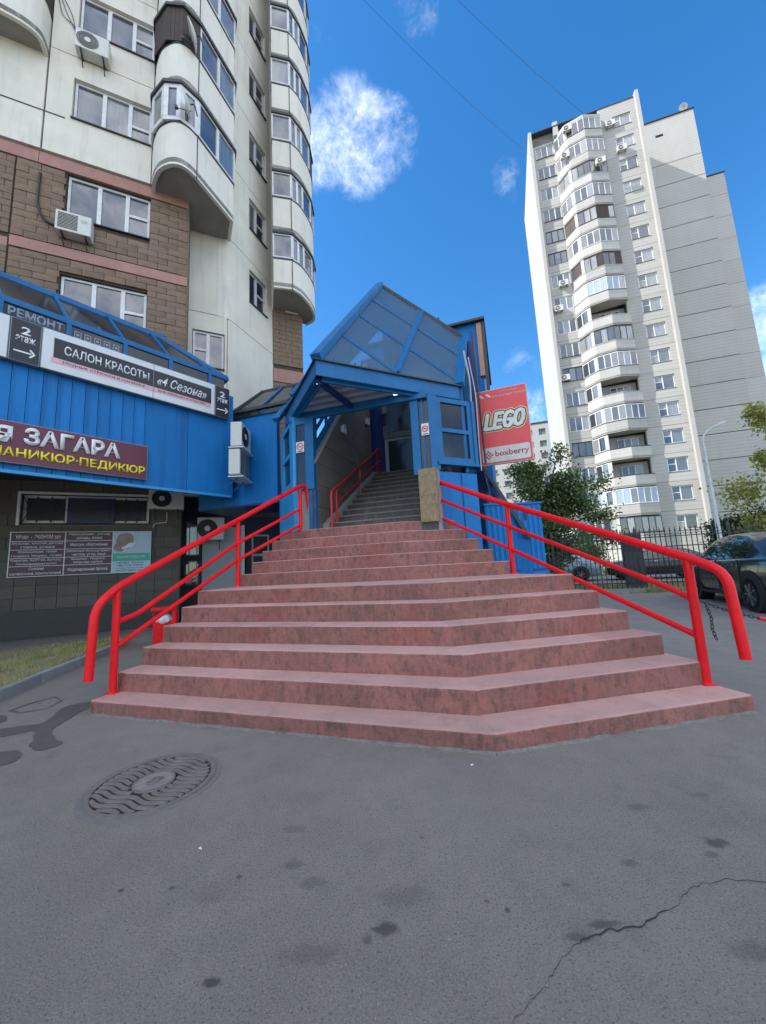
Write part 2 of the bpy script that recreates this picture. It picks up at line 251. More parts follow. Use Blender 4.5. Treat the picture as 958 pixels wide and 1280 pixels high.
# ------------------------------------------------------------------ mesh helpers
class MB:
    def __init__(s, T=None): s.v = []; s.f = []; s.T = T
    def add(s, vs, fs):
        o = len(s.v)
        s.v += [tuple(s.T @ Vector(p)) if s.T else tuple(p) for p in vs]; s.f += [tuple(i + o for i in f) for f in fs]; return s
    def box(s, x0, x1, y0, y1, z0, z1):
        return s.add([(x0, y0, z0), (x1, y0, z0), (x1, y1, z0), (x0, y1, z0), (x0, y0, z1), (x1, y0, z1), (x1, y1, z1), (x0, y1, z1)],
                     [(0, 3, 2, 1), (4, 5, 6, 7), (0, 1, 5, 4), (1, 2, 6, 5), (2, 3, 7, 6), (3, 0, 4, 7)])
    def prism(s, pts, z0, z1):
        n = len(pts)
        return s.add([(p[0], p[1], z0) for p in pts] + [(p[0], p[1], z1) for p in pts], [tuple(range(n - 1, -1, -1)), tuple(range(n, 2 * n))] + [(i, (i + 1) % n, n + (i + 1) % n, n + i) for i in range(n)])
    def xprism(s, pts, x0, x1):   # pts in (y, z)
        n = len(pts)
        return s.add([(x0, p[0], p[1]) for p in pts] + [(x1, p[0], p[1]) for p in pts], [tuple(range(n - 1, -1, -1)), tuple(range(n, 2 * n))] + [(i, (i + 1) % n, n + (i + 1) % n, n + i) for i in range(n)])
    def slab(s, pts, t):           # thin solid from a planar 3-D polygon
        P = [Vector(p) for p in pts]; nn = (P[1] - P[0]).cross(P[2] - P[0]).normalized() * t; n = len(P)
        return s.add([tuple(p) for p in P] + [tuple(p - nn) for p in P], [tuple(range(n)), tuple(range(2 * n - 1, n - 1, -1))] + [(i, n + i, n + (i + 1) % n, (i + 1) % n) for i in range(n)])
    def tube(s, path, r, n=8, rs=None):
        P = [Vector(p) for p in path]; m = len(P); ups = Vector((0, 0, 1))
        t0 = (P[1] - P[0]).normalized(); a = t0.cross(ups)
        if a.length < .05: a = t0.cross(Vector((0, 1, 0)))
        a.normalize(); vs = []
        for i in range(m):
            if i == 0: t = P[1] - P[0]
            elif i == m - 1: t = P[-1] - P[-2]
            else: t = (P[i + 1] - P[i]).normalized() + (P[i] - P[i - 1]).normalized()
            t.normalize(); a = (a - t * a.dot(t)).normalized(); b = t.cross(a); rr = rs[i] if rs else r
            for k in range(n):
                q = 2 * math.pi * k / n; vs.append(tuple(P[i] + (a * math.cos(q) + b * math.sin(q)) * rr))
        fs = [(i * n + k, i * n + (k + 1) % n, (i + 1) * n + (k + 1) % n, (i + 1) * n + k) for i in range(m - 1) for k in range(n)]
        fs += [tuple(range(n - 1, -1, -1)), tuple((m - 1) * n + k for k in range(n))]
        return s.add(vs, fs)
    def bar(s, a, b, w, h=None):   # rectangular bar between two points
        a = Vector(a); b = Vector(b); h = h or w; t = (b - a).normalized(); sd_ = t.cross(Vector((0, 0, 1)))
        if sd_.length < .05: sd_ = t.cross(Vector((0, 1, 0)))
        sd_.normalize(); u_ = sd_.cross(t); vs = []
        for p in (a, b):
            for x, y in ((-1, -1), (1, -1), (1, 1), (-1, 1)): vs.append(tuple(p + sd_ * x * w / 2 + u_ * y * h / 2))
        return s.add(vs, [(0, 1, 2, 3), (7, 6, 5, 4), (0, 4, 5, 1), (1, 5, 6, 2), (2, 6, 7, 3), (3, 7, 4, 0)])
    def cyl(s, c, ax, r, h, n=16, r2=None):
        c = Vector(c); ax = Vector(ax).normalized(); return s.tube([c, c + ax * h], r, n, rs=[r, r if r2 is None else r2])
    def disc_ring(s, c, r0, r1, z0, z1, n=32):
        vs = []; fs = []
        for k in range(n):
            q = 2 * math.pi * k / n
            for rr, z in ((r0, z0), (r1, z0), (r1, z1), (r0, z1)): vs.append((c[0] + rr * math.cos(q), c[1] + rr * math.sin(q), z))
        for k in range(n):
            a, b = k * 4, ((k + 1) % n) * 4
            for j in range(4): fs.append((a + j, a + (j + 1) % 4, b + (j + 1) % 4, b + j))
        return s.add(vs, fs)
    def strip(s, pts, t, z0, z1):  # upright sheet following a plan polyline, thickness t to its left side
        P = [Vector((p[0], p[1])) for p in pts]; o = offs(P, t); n = len(P); vs = []; fs = []
        for i in range(n): vs += [(P[i].x, P[i].y, z0), (P[i].x, P[i].y, z1), (o[i].x, o[i].y, z1), (o[i].x, o[i].y, z0)]
        for i in range(n - 1):
            for j in range(4): fs.append((i * 4 + j, i * 4 + (j + 1) % 4, i * 4 + 4 + (j + 1) % 4, i * 4 + 4 + j))
        fs += [(0, 1, 2, 3), ((n - 1) * 4 + 3, (n - 1) * 4 + 2, (n - 1) * 4 + 1, (n - 1) * 4)]
        return s.add(vs, fs)
    def mesh(s, name, recalc=True):
        me = bpy.data.meshes.new(name); me.from_pydata(s.v, [], s.f)
        if recalc:
            bm = bmesh.new(); bm.from_mesh(me); bmesh.ops.recalc_face_normals(bm, faces=bm.faces); bm.to_mesh(me); bm.free()
        return me
    def obj(s, name, m, parent=None, smooth=False, bevel=0, loc=None, recalc=True):
        me = s.mesh(name, recalc); me.materials.append(m)
        return link(name, me, parent, smooth, bevel, loc)
def offs(P, t):
    o = []
    for i in range(len(P)):
        ds = []
        if i > 0: ds.append((P[i] - P[i - 1]).normalized())
        if i < len(P) - 1: ds.append((P[i + 1] - P[i]).normalized())
        ns = [Vector((-d.y, d.x)) for d in ds]; m = sum(ns, Vector((0, 0))).normalized(); k = max(.5, m.dot(ns[0])); o.append(P[i] + m * t / k)
    return o
def link(name, me, parent=None, smooth=False, bevel=0, loc=None):
    o = bpy.data.objects.new(name, me); C.objects.link(o); o.parent = parent
    if loc: o.location = loc
    if smooth:
        me.polygons.foreach_set('use_smooth', [True] * len(me.polygons)); me.update()
        try: me.set_sharp_from_angle(angle=R(40))
        except Exception: pass
    if bevel:
        b = o.modifiers.new('bevel', 'BEVEL'); b.width = bevel; b.segments = 2; b.limit_method = 'ANGLE'; b.angle_limit = R(40)
    return o
def tag(o, label=None, cat=None, group=None, kind=None):
    if label: o['label'] = label
    if cat: o['category'] = cat
    if group: o['group'] = group
    if kind: o['kind'] = kind
    return o
def thing(name, label, cat, loc=(0, 0, 0), az=None, group=None, rz=None):
    o = bpy.data.objects.new(name, None); C.objects.link(o); o.location = loc; o.empty_display_size = .1
    if az is not None: o.rotation_euler = (0, 0, R(90 - az))
    if rz is not None: o.rotation_euler = (0, 0, rz)
    return tag(o, label, cat, group)
def kids(o): return list(o.children)
def copy_tree(o, parent=None):
    c = o.copy(); C.objects.link(c)
    if parent: c.parent = parent
    for ch in kids(o): copy_tree(ch, c)
    return c
def dirh(az): return Vector((math.sin(R(az)), math.cos(R(az))))
def fillet(path, r, n=5):
    P = [Vector(p) for p in path]; out = [P[0]]
    for i in range(1, len(P) - 1):
        a = P[i - 1] - P[i]; b = P[i + 1] - P[i]; la, lb = a.length, b.length; k = min(r, la * .48, lb * .48); a = P[i] + a / la * k; b = P[i] + b / lb * k
        for j in range(n + 1):
            t = j / n; out.append((a * (1 - t) + P[i] * t) * (1 - t) + (P[i] * (1 - t) + b * t) * t)
    out.append(P[-1]); return out
def text(name, s, m, parent, x0, x1, z0, z1, y, ext=.004, off=0.0, shear=0.0, stretch=True, pad=0):
    """flat lettering laid in the local xz plane, facing -y, fitted in the box given"""
    cu = bpy.data.curves.new(name, 'FONT'); cu.body = s; cu.size = 1; cu.extrude = 0; cu.offset = off; cu.shear = shear; cu.resolution_u = 3; cu.align_x = 'LEFT'
    cu.space_line = 1.0
    to = bpy.data.objects.new('tmp', cu); C.objects.link(to); dg = bpy.context.evaluated_depsgraph_get(); me = bpy.data.meshes.new_from_object(to.evaluated_get(dg))
    bpy.data.objects.remove(to); bpy.data.curves.remove(cu)
    if not len(me.vertices): return None
    xs = [v.co.x for v in me.vertices]; ys = [v.co.y for v in me.vertices]; a, b, c, d = min(xs), max(xs), min(ys), max(ys)
    sx = (x1 - x0) / (b - a); sz = (z1 - z0) / (d - c)
    if not stretch: sx = sz = min(sx, sz)
    cx = (x0 + x1) / 2 - (a + b) / 2 * sx; cz = (z0 + z1) / 2 - (c + d) / 2 * sz
    for v in me.vertices: v.co = (cx + v.co.x * sx, y, cz + v.co.y * sz)
    me.name = name; me.materials.clear(); me.materials.append(m)
    bm = bmesh.new(); bm.from_mesh(me); r = bmesh.ops.extrude_face_region(bm, geom=bm.faces[:]); vs = [g for g in r['geom'] if isinstance(g, bmesh.types.BMVert)]
    bmesh.ops.translate(bm, verts=vs, vec=(0, -ext, 0)); bm.to_mesh(me); bm.free()
    return link(name, me, parent)
def holes(mb, x0, x1, z0, z1, ya, yb, ops):
    """wall slab x0..x1, z0..z1 with rectangular openings (a,b,c,d)"""
    xs = sorted({x0, x1, *[v for o in ops for v in (o[0], o[1]) if x0 < v < x1]}); zs = sorted({z0, z1, *[v for o in ops for v in (o[2], o[3]) if z0 < v < z1]})
    for i in range(len(xs) - 1):
        j = 0
        while j < len(zs) - 1:
            def solid(jj):
                cx = (xs[i] + xs[i + 1]) / 2; cz = (zs[jj] + zs[jj + 1]) / 2
                return not any(o[0] < cx < o[1] and o[2] < cz < o[3] for o in ops)
            if not solid(j): j += 1; continue
            k = j
            while k < len(zs) - 1 and solid(k): k += 1
            mb.box(xs[i], xs[i + 1], ya, yb, zs[j], zs[k]); j = k
    return mb
def window(parent, x0, x1, z0, z1, y, splits=(), cross=None, T=None, fm=None, pm=None, t=.055, sill=True, name='window', muntin=.06):
    """frame (part) with panes and sill (sub-parts). splits: fractions of width; cross: {light: fraction height of a transom}"""
    fm = fm or PVC; pm = pm or PANE; f = MB(T); d = .07
    f.box(x0, x1, y, y + d, z0, z0 + t).box(x0, x1, y, y + d, z1 - t, z1).box(x0, x0 + t, y, y + d, z0 + t, z1 - t).box(x1 - t, x1, y, y + d, z0 + t, z1 - t)
    e = [x0] + [x0 + (x1 - x0) * q for q in splits] + [x1]
    for q in e[1:-1]: f.box(q - muntin / 2 - .015, q + muntin / 2 + .015, y - .008, y + d, z0 + t, z1 - t)
    lights = []
    for i in range(len(e) - 1):
        a = e[i] + (t if i == 0 else muntin / 2 + .015); b = e[i + 1] - (t if i == len(e) - 2 else muntin / 2 + .015)
        if cross and i in cross:
            zc = z0 + (z1 - z0) * cross[i]; f.box(a, b, y - .004, y + d, zc - .035, zc + .035); lights += [(a, b, z0 + t, zc - .035), (a, b, zc + .035, z1 - t)]
        else: lights.append((a, b, z0 + t, z1 - t))
    w_ = f.obj(name, fm, parent)
    for a, b, c, d_ in lights: MB(T).box(a, b, y + .03, y + .045, c, d_).obj('pane', pm, w_)
    if sill: MB(T).box(x0 - .03, x1 + .03, y - .14, y + .02, z0 - .03, z0 - .004).obj('sill', SILL, w_)
    return w_

# ================================================================== THE SETTING
g = MB(); g.add([(-600, -600, 0), (600, -600, 0), (600, 600, 0), (-600, 600, 0)], [(0, 1, 2, 3)])
tag(g.obj('asphalt_ground', ASPH, recalc=False), kind='structure')
# lawn beyond the fence
MB().add([(2.5, 15.0, .012), (22, 8.8, .012), (60, 40, .012), (40, 90, .012), (-10, 60, .012)], [(0, 1, 2, 3, 4)]).obj('lawn_ground', LAWN, recalc=False)['kind'] = 'structure'
MB().add([(4.0, 18.5, .02), (24, 12.2, .02), (27.5, 19, .02), (6.2, 26, .02)], [(0, 1, 2, 3)]).obj('yard_road', ASPH, recalc=False)['kind'] = 'structure'

P0 = Vector((-5.873, 9.063)); e1 = dirh(64.5); m1 = dirh(154.5)
def BW(s_, n_): q = P0 + e1 * s_ + m1 * n_; return (q.x, q.y)
# soil and grass strip between kerb and house
kerb_line = [(-3.9, 2.4), (-3.95, 3.3), (-4.12, 4.24), (-4.3, 4.95), (-4.45, 5.7), (-4.6, 6.4), (-4.78, 7.1), (-5.05, 7.55)]
gp = [BW(-9, 1.68), BW(-4, 1.68), BW(-1, 1.68), BW(.0, 1.62)]
poly = [(x - .04, y) for x, y in kerb_line][::-1] + [(-9, 0)]
pts = gp + poly
tag(MB().prism([(p[0], p[1]) for p in pts], -.05, .10).obj('soil_strip', SOIL), kind='structure')
pth = [BW(-12, 1.66), BW(-1, 1.66), BW(.0, 1.6), (-4.9, 7.6), (-4.3, 8.2), BW(2.2, .6), BW(2.2, -.9), BW(-12, -.2)]
tag(MB().prism(pth, -.04, .085).obj('house_path', ASPH), kind='structure')
gm = MB(); rg = random.Random(3)
GRASS = mat('grass_blades', (.13, .19, .04), .8, (.42, .35, .16), 3, 1)
def inside(p, poly):
    c = False; j = len(poly) - 1
    for i in range(len(poly)):
        if (poly[i][1] > p[1]) != (poly[j][1] > p[1]) and p[0] < (poly[j][0] - poly[i][0]) * (p[1] - poly[i][1]) / (poly[j][1] - poly[i][1]) + poly[i][0]: c = not c
        j = i
    return c
cnt = 0
import mathutils.noise as mn
while cnt < 20000:
    x = rg.uniform(-8.5, -3.9); y = rg.uniform(2.2, 8.2)
    if not inside((x, y), pts): continue
    edge = min(abs(x - k[0]) + .3 * abs(y - k[1]) for k in kerb_line)
    nv = mn.noise(Vector((x * 1.6, y * 1.6, 0)))
    if nv < (-.35 if edge < .35 else .02) and rg.random() < .93: continue
    cnt += 1; h = rg.uniform(.02, .075); a = rg.uniform(0, 6.28); wd = .004; lx, ly = rg.uniform(-.03, .03), rg.uniform(-.03, .03)
    gm.add([(x - wd * math.cos(a), y - wd * math.sin(a), .1), (x + wd * math.cos(a), y + wd * math.sin(a), .1), (x + lx, y + ly, .1 + h)], [(0, 1, 2)])
tag(gm.obj('grass', GRASS, recalc=False), kind='stuff')
kb = bpy.data.objects.new('kerb', None); C.objects.link(kb); tag(kb, kind='structure')
acc = []; 
for i in range(len(kerb_line) - 1):
    a = Vector(kerb_line[i]); b = Vector(kerb_line[i + 1]); L_ = (b - a).length; n_ = max(1, round(L_ / .5))
    for j in range(n_):
        p = a.lerp(b, j / n_); q = a.lerp(b, (j + 1) / n_ - .008 / L_); t_ = (q - p).normalized(); o_ = Vector((-t_.y, t_.x)) * .09
        MB().prism([(p.x, p.y), (q.x, q.y), (q.x + o_.x, q.y + o_.y), (p.x + o_.x, p.y + o_.y)], -.05, .12).obj('kerbstone', KERB, kb, bevel=.008)
# crack, damp marks and spots in the asphalt
TAR = mat('dark_crack', (.04, .036, .033), .9); DAMP = mat('damp_asphalt', (.10, .09, .078), .5, (.14, .126, .108), 9, 1, .6, 90)
cr = [(1.55, 1.52), (1.32, 1.58), (1.17, 1.6), (1.05, 1.57), (.95, 1.51), (.84, 1.465), (.74, 1.43), (.66, 1.425), (.58, 1.40), (.51, 1.37), (.45, 1.33), (.41, 1.28), (.34, 1.235), (.27, 1.19), (.15, 1.05)]
mb = MB(); rc = random.Random(5); fine = []
for i in range(len(cr) - 1):
    a = Vector(cr[i]); b = Vector(cr[i + 1])
    for j in range(5): fine.append(a.lerp(b, j / 5) + Vector((rc.uniform(-.007, .007), rc.uniform(-.007, .007))))
vs = []
for i, p in enumerate(fine):
    wd = (.0005 + .0012 * rc.random()) * (2.2 if 22 < i < 42 else 1); vs += [(p.x, p.y - wd, .0025), (p.x + wd * .5, p.y + wd, .0025)]
mb.add(vs, [(2 * i, 2 * i + 2, 2 * i + 3, 2 * i + 1) for i in range(len(fine) - 1)])
tag(mb.obj('asphalt_crack', TAR, recalc=False), kind='structure')
def blob(cx, cy, rx, ry, ang, seed, n=26, rough=.35):
    r_ = random.Random(seed); ph = [r_.uniform(0, 6.28) for _ in range(5)]; out = []
    for k in range(n):
        q = 2 * math.pi * k / n; f = 1 + rough * sum(math.sin((j + 2) * q + ph[j]) / (j + 1.6) for j in range(5)) * .6
        x = rx * f * math.cos(q); y = ry * f * math.sin(q); out.append((cx + x * math.cos(ang) - y * math.sin(ang), cy + x * math.sin(ang) + y * math.cos(ang)))
    return out
mb = MB()
for q in ([(-3.072, 4.085), (-3.043, 4.326), (-2.99, 4.31), (-2.939, 3.933), (-2.894, 3.649), (-2.857, 3.47), (-2.766, 3.302), (-2.524, 3.105), (-2.584, 3.009), (-2.74, 3.076), (-2.851, 3.253), (-3.003, 3.391), (-3.087, 3.339), (-3.168, 3.289), (-3.342, 3.464), (-3.22, 3.515), (-3.078, 3.565), (-3.15, 3.797), (-3.19, 4.012)],
          [(-2.67, 2.79), (-2.9, 2.85), (-3.0, 2.98), (-2.832, 3.036), (-2.677, 2.947), (-2.631, 2.851)], [(-3.6, 3.5), (-3.9, 3.7), (-3.8, 3.85), (-3.5, 3.7)]):
    P = arc2 = [Vector(p) for p in q]; out = []; n = len(P)
    for i in range(n):
        for j in range(6):
            t = j / 6; p0, p1, p2, p3 = P[i - 1], P[i], P[(i + 1) % n], P[(i + 2) % n]
            v = .5 * ((2 * p1) + (-p0 + p2) * t + (2 * p0 - 5 * p1 + 4 * p2 - p3) * t * t + (-p0 + 3 * p1 - 3 * p2 + p3) * t ** 3); out.append((v.x + .035 * mn.noise(Vector((v.x * 9, v.y * 9, 0))) + .015 * mn.noise(Vector((v.x * 40, v.y * 40, 0))), v.y + .035 * mn.noise(Vector((v.x * 9, v.y * 9, 5))) + .015 * mn.noise(Vector((v.x * 40, v.y * 40, 3))), .004))
    bm = bmesh.new(); fv = [bm.verts.new(p) for p in out]; f = bm.faces.new(fv); bmesh.ops.triangulate(bm, faces=[f]); bm.normal_update()
    o = len(mb.v); bm.verts.index_update(); mb.v += [tuple(v.co) for v in bm.verts]; mb.f += [tuple(v.index + o for v in (ff.verts if ff.normal.z > 0 else ff.verts[:][::-1])) for ff in bm.faces]; bm.free()
ring = [(-3.736, 3.937), (-3.722, 4.133), (-3.608, 4.335), (-3.411, 4.182), (-3.356, 3.948), (-3.535, 3.849)]
vs = []
for i in range(6):
    a_, b_ = Vector(ring[i]), Vector(ring[(i + 1) % 6])
    for j in range(5): p = a_.lerp(b_, j / 5); c_ = Vector((-3.55, 4.05)); q = p + (c_ - p).normalized() * (.022 + .012 * math.sin(7 * j + i)); vs += [(p.x, p.y, .004), (q.x, q.y, .004)]
n = len(vs) // 2; mb.add(vs, [(2 * i, 2 * i + 1, 2 * ((i + 1) % n) + 1, 2 * ((i + 1) % n)) for i in range(n)])
tag(mb.obj('damp_stain', DAMP, recalc=False), kind='structure')

# ================================================================== MANHOLE
IRON = mat('worn_cast_iron', (.23, .20, .17), .55, (.13, .115, .10), 18, 1, .5, 120); IRONL = mat('polished_cast_iron', (.3, .275, .25), .55, (.2, .18, .16), 22, 1, .4, 120); IRD = mat('iron_groove', (.022, .02, .018), .9)
MHS = .955
mh = thing('manhole_cover', 'round cast iron manhole cover with wavy ribs, set in the asphalt', 'manhole cover', (-1.44, 2.475, 0), rz=R(-18))
MB().disc_ring((0, 0), .325, .352, -.01, .012, 48).obj('rim', IRON, mh)
MB().disc_ring((0, 0), .35, .385, -.01, .003, 48).obj('concrete_collar', mat('collar_concrete', (.2, .19, .175), .9, (.14, .13, .12), 10, 1), mh)
MB().cyl((0, 0, -.02), (0, 0, 1), .323, .024, 48).obj('plate', IRD, mh)
RR = .318
for k in range(-7, 8):
    y0 = k * .043; pts_ = []; segs = []
    for j in range(-34, 35):
        x = j * .0094; y = y0 + .013 * math.sin(x * 25 + 1) ; r_ = math.hypot(x, y)
        if r_ < RR and r_ > .128: pts_.append((x, y))
        elif pts_: segs.append(pts_); pts_ = []
    if pts_: segs.append(pts_)
    for sg in segs:
        if len(sg) < 3: continue
        vs = []; n_ = len(sg)
        for x, y in sg: vs += [(x, y - .0155, .002), (x, y - .0115, .011), (x, y + .0115, .011), (x, y + .0155, .002)]
        MB().add(vs, [(i * 4 + q, i * 4 + q + 1, i * 4 + 5 + q, i * 4 + 4 + q) for i in range(n_ - 1) for q in range(3)] + [(0, 3, 2, 1), ((n_ - 1) * 4, (n_ - 1) * 4 + 1, (n_ - 1) * 4 + 2, (n_ - 1) * 4 + 3)]).obj('wavy_rib', IRON, mh)
MB().cyl((0, 0, 0), (0, 0, 1), .118, .011, 40).obj('centre_plate', IRONL, mh)
MB().disc_ring((0, 0), .108, .118, .011, .015, 40).obj('centre_ring', IRON, mh)
mh.scale = (MHS, MHS, 1)
lt = text('letter', 'В', IRON, mh, -.032, .032, -.045, .045, 0, .005, .02); lt.rotation_euler = (R(-90), 0, R(180)); lt.location = (0, 0, .0115)

# ================================================================== STAIRCASE (red concrete, chevron plan)
S = 1.2
F_ = {1: ((.529, 2.171), (-2.308, 3.095), (2.223, 2.529)), 2: ((.502, 2.419), (-2.253, 3.317), (2.132, 2.764)), 3: ((.475, 2.667), (-2.199, 3.538), (2.041, 2.998)), 4: ((.448, 2.915), (-2.145, 3.76), (1.95, 3.232)),
      5: ((.421, 3.163), (-2.09, 3.981), (1.859, 3.467)), 6: ((.395, 3.411), (-2.036, 4.203), (1.768, 3.701)), 7: ((.304, 4.252), (-1.858, 4.956), (1.421, 4.488)), 8: ((.277, 4.5), (-1.785, 5.172), (1.315, 4.719)),
      9: ((.25, 4.748), (-1.712, 5.387), (1.21, 4.95)), 10: ((.223, 4.996), (-1.64, 5.602), (1.104, 5.182)), 11: ((.196, 5.244), (-1.567, 5.818), (.998, 5.413))}
ZT = {1: .124}
for i in range(2, 7): ZT[i] = .124 + .1787 * (i - 1)
for i in range(7, 12): ZT[i] = ZT[6] + .1824 * (i - 6)
st = thing('entrance_staircase', 'wide red concrete staircase with a pointed front, climbing to the blue entrance', 'staircase', (0, 0, 0))
cuts = {1: ([.47], [.62]), 2: ([.52], [.78]), 3: ([.75], [.7]), 4: ([.42], [.3]), 5: ([.6], [.45]), 6: ([.28], [.72]), 7: ([.56], [.5]), 8: ([.35, .8], [.52]), 9: ([.66], [.45]), 10: ([.74], [.4]), 11: ([.45, .8], [.5])}
def slab_mesh(q, zb, zt, rad=.016):
    a, b, c, d = [Vector(p) for p in q]; ia = (d - a).normalized(); ib = (c - b).normalized(); NX = max(1, int((b - a).length / .12)); mb = MB(); rows = []
    prof = [(0, zb), (0, zt - rad * 1.1), (rad * .12, zt - rad * .55), (rad * .5, zt - rad * .14), (rad * 1.2, zt)]
    def jit(x, y, z, amp): return amp * mn.noise(Vector((x * 7, y * 7, z * 9))) + amp * .6 * mn.noise(Vector((x * 23, y * 23, z * 23)))
    for (off_, z) in prof:
        row = []
        for i in range(NX + 1):
            t = i / NX; p = a.lerp(b, t) + ia.lerp(ib, t) * off_; e = jit(p.x, p.y, z, .005 if z > zb + .02 else 0); p = p + ia.lerp(ib, t) * (e if z > zb + .02 else 0); row.append((p.x, p.y, z - abs(e) * .5 * (z >= zt - rad)))
        rows.append(row)
    rows.append([(*d.lerp(c, i / NX), zt) for i in range(NX + 1)]); rows.append([(*d.lerp(c, i / NX), zb) for i in range(NX + 1)])
    n = NX + 1; vs = [p for r_ in rows for p in r_]; m = len(rows)
    fs = [(j * n + i, j * n + i + 1, ((j + 1) % m) * n + i + 1, ((j + 1) % m) * n + i) for j in range(m) for i in range(NX)] + [tuple(j * n for j in range(m)), tuple(j * n + NX for j in range(m))[::-1]]
    return mb.add(vs, fs)
back12 = ((.17, 6.2), (-1.56, 6.75), (1.2, 5.9))
rs = random.Random(11)
for i in range(1, 12):
    A, Lf, Rt = [Vector(p) * S for p in F_[i]]
    A2, L2, R2 = [Vector(p) * S for p in (F_[i + 1] if i < 11 else back12)]
    zt = ZT[i]; zb = -.03 if i == 1 else max(0, ZT[i] - .34)
    for (E0, E1, fr) in ((A, A2, cuts[i][0]), (A, A2, cuts[i][1])):
        end, end2 = (Lf, L2) if fr is cuts[i][0] else (Rt, R2)
        tt = [0] + fr + [1]
        for k in range(len(tt) - 1):
            g0 = .0006 if k else 0; a = A.lerp(end, tt[k]) ; b = A.lerp(end, tt[k + 1]); dv = (end - A).normalized()
            a = a + dv * g0; b = b - dv * .0006 if k < len(tt) - 2 else b
            c = A2.lerp(end2, tt[k + 1]); d = A2.lerp(end2, tt[k]); bk = Vector((.02, .10)) if i < 11 else Vector((0, 0))
            j_ = rs.uniform(-.0015, .0015); q = [(a.x, a.y), (b.x, b.y), (c.x + bk.x, c.y + bk.y), (d.x + bk.x, d.y + bk.y)]
            slab_mesh(q, zb, zt + j_).obj('step_slab', STEP, st)
core = MB()
for i in range(2, 12):
    A, Lf, Rt = [Vector(p) * S for p in F_[i]]; A2, L2, R2 = [Vector(p) * S for p in (F_[i + 1] if i < 11 else back12)]
    core.prism([(Lf.x + .03, Lf.y + .05), (A.x, A.y + .05), (Rt.x - .03, Rt.y + .05), (R2.x - .03, R2.y + .05), (A2.x, A2.y + .12), (L2.x + .03, L2.y + .05)], -.02, ZT[i] - .2)
core.obj('core', CONC, st)

FR_ = mat('broken_mortar', (.24, .22, .195), .95, (.12, .11, .1), 30, 1, .8, 60); mb = MB()
for (E0, E1) in ((F_[1][1], F_[1][0]), (F_[1][0], F_[1][2])):
    a = Vector(E0) * S; b = Vector(E1) * S; d = (b - a); n_ = int(d.length / .02); d.normalize(); o_ = Vector((d.y, -d.x)); vs = []
    for i in range(n_ + 1):
        p = a.lerp(b, i / n_); wv = max(.001, .016 + .03 * mn.noise(Vector((p.x * 3, p.y * 3, 1))) + .012 * mn.noise(Vector((p.x * 17, p.y * 17, 2)))); q_o = p + o_ * wv; m_o = p + o_ * wv * .5
        vs += [(p.x, p.y, .016 + .008 * mn.noise(Vector((p.x * 9, 0, 3)))), (m_o.x, m_o.y, .010), (q_o.x, q_o.y, .0)]
    mb.add(vs, [(3 * i + k, 3 * i + 3 + k, 3 * i + 4 + k, 3 * i + 1 + k) for i in range(n_) for k in range(2)])
mb.obj('mortar_fringe', FR_, st)
for (x, y, lb_) in ((-.9, 1.9, 'tiny white paper scrap on the asphalt below the manhole cover'), (.45, 2.48, 'tiny white paper scrap on the asphalt just before the pointed step corner')):
    t = thing('paper_scrap', lb_, 'litter', (x, y, .003), rz=x); MB().add([(0, 0, 0), (.022, .004, .004), (.026, .012, .001), (.006, .011, .005), (.002, .018, .001)], [(0, 1, 2, 3), (0, 3, 4)]).obj('paper', mat('scrap_paper', (.7, .7, .68), .8), t, recalc=False)

# ================================================================== RED RAILINGS
def rail_parts(root, P, name='handrail'):
    for nm, path, r, fl in P:
        MB().tube(fillet(path, fl), r, 12).obj(nm, RED, root, smooth=True)
rl = thing('stair_railing', 'bright red tubular railing along the left side of the red steps, near the manhole', 'railing', (-2.714, 3.924, .12))
def sub(o, p): return tuple(Vector(p) - Vector(o))
Lx = lambda t, z: (-2.714 + .444 * t / 2.06 * 1.0, 3.924 + 1.99 * t / 2.06, z)   # along the first flight, t in metres
def toL(pts): return [sub((-2.714, 3.924, .12), p) for p in pts]
L2_ = (-2.262, 5.92); L3_ = (-1.50, 6.90)
def interp(p, q, t): return (p[0] + (q[0] - p[0]) * t, p[1] + (q[1] - p[1]) * t)
L1_ = (-2.714, 3.924)
top = [(*interp(L1_, L2_, -.125), .30), (*interp(L1_, L2_, -.112), .96), (*interp(L1_, L2_, -.01), 1.125), (*L2_, 2.035), (*interp(L2_, L3_, .98), 2.73), (*interp(L2_, L3_, 1.12), 2.78), (*interp(L2_, L3_, 1.18), 2.18)]
rail_parts(rl, [('top_rail', toL(top), .038, .13), ('middle_rail', toL([(*L1_, .79), (*interp(L1_, L2_, .12), .84), (*L2_, 1.68), (*L3_, 2.32)]), .026, .08), ('lower_rail', toL([(*L1_, .545), (*L2_, 1.42), (*interp(L2_, L3_, .98), 2.02)]), .026, .04)])
for (x, y), z0, z1 in ((L1_, .11, 1.11), (L2_, 1.0, 2.02), (L3_, 1.9, 2.66)):
    MB().tube([sub((-2.714, 3.924, .12), (x, y, z0)), sub((-2.714, 3.924, .12), (x, y, z1))], .034, 12).obj('post', RED, rl, smooth=True)
rr_ = thing('stair_railing', 'bright red tubular railing along the right side of the red steps, nearest the car', 'railing', (2.568, 3.318, .12))
R1_, R2_, R3_ = (2.568, 3.318), (1.774, 5.441), (.97, 6.394); O_ = (2.568, 3.318, .12)
toR = lambda pts: [sub(O_, p) for p in pts]
top = [(*interp(R1_, R2_, -.132), .375), (*interp(R1_, R2_, -.118), 1.02), (*interp(R1_, R2_, -.03), 1.125), (*R2_, 2.0), (*interp(R2_, R3_, 1.01), 2.59)]
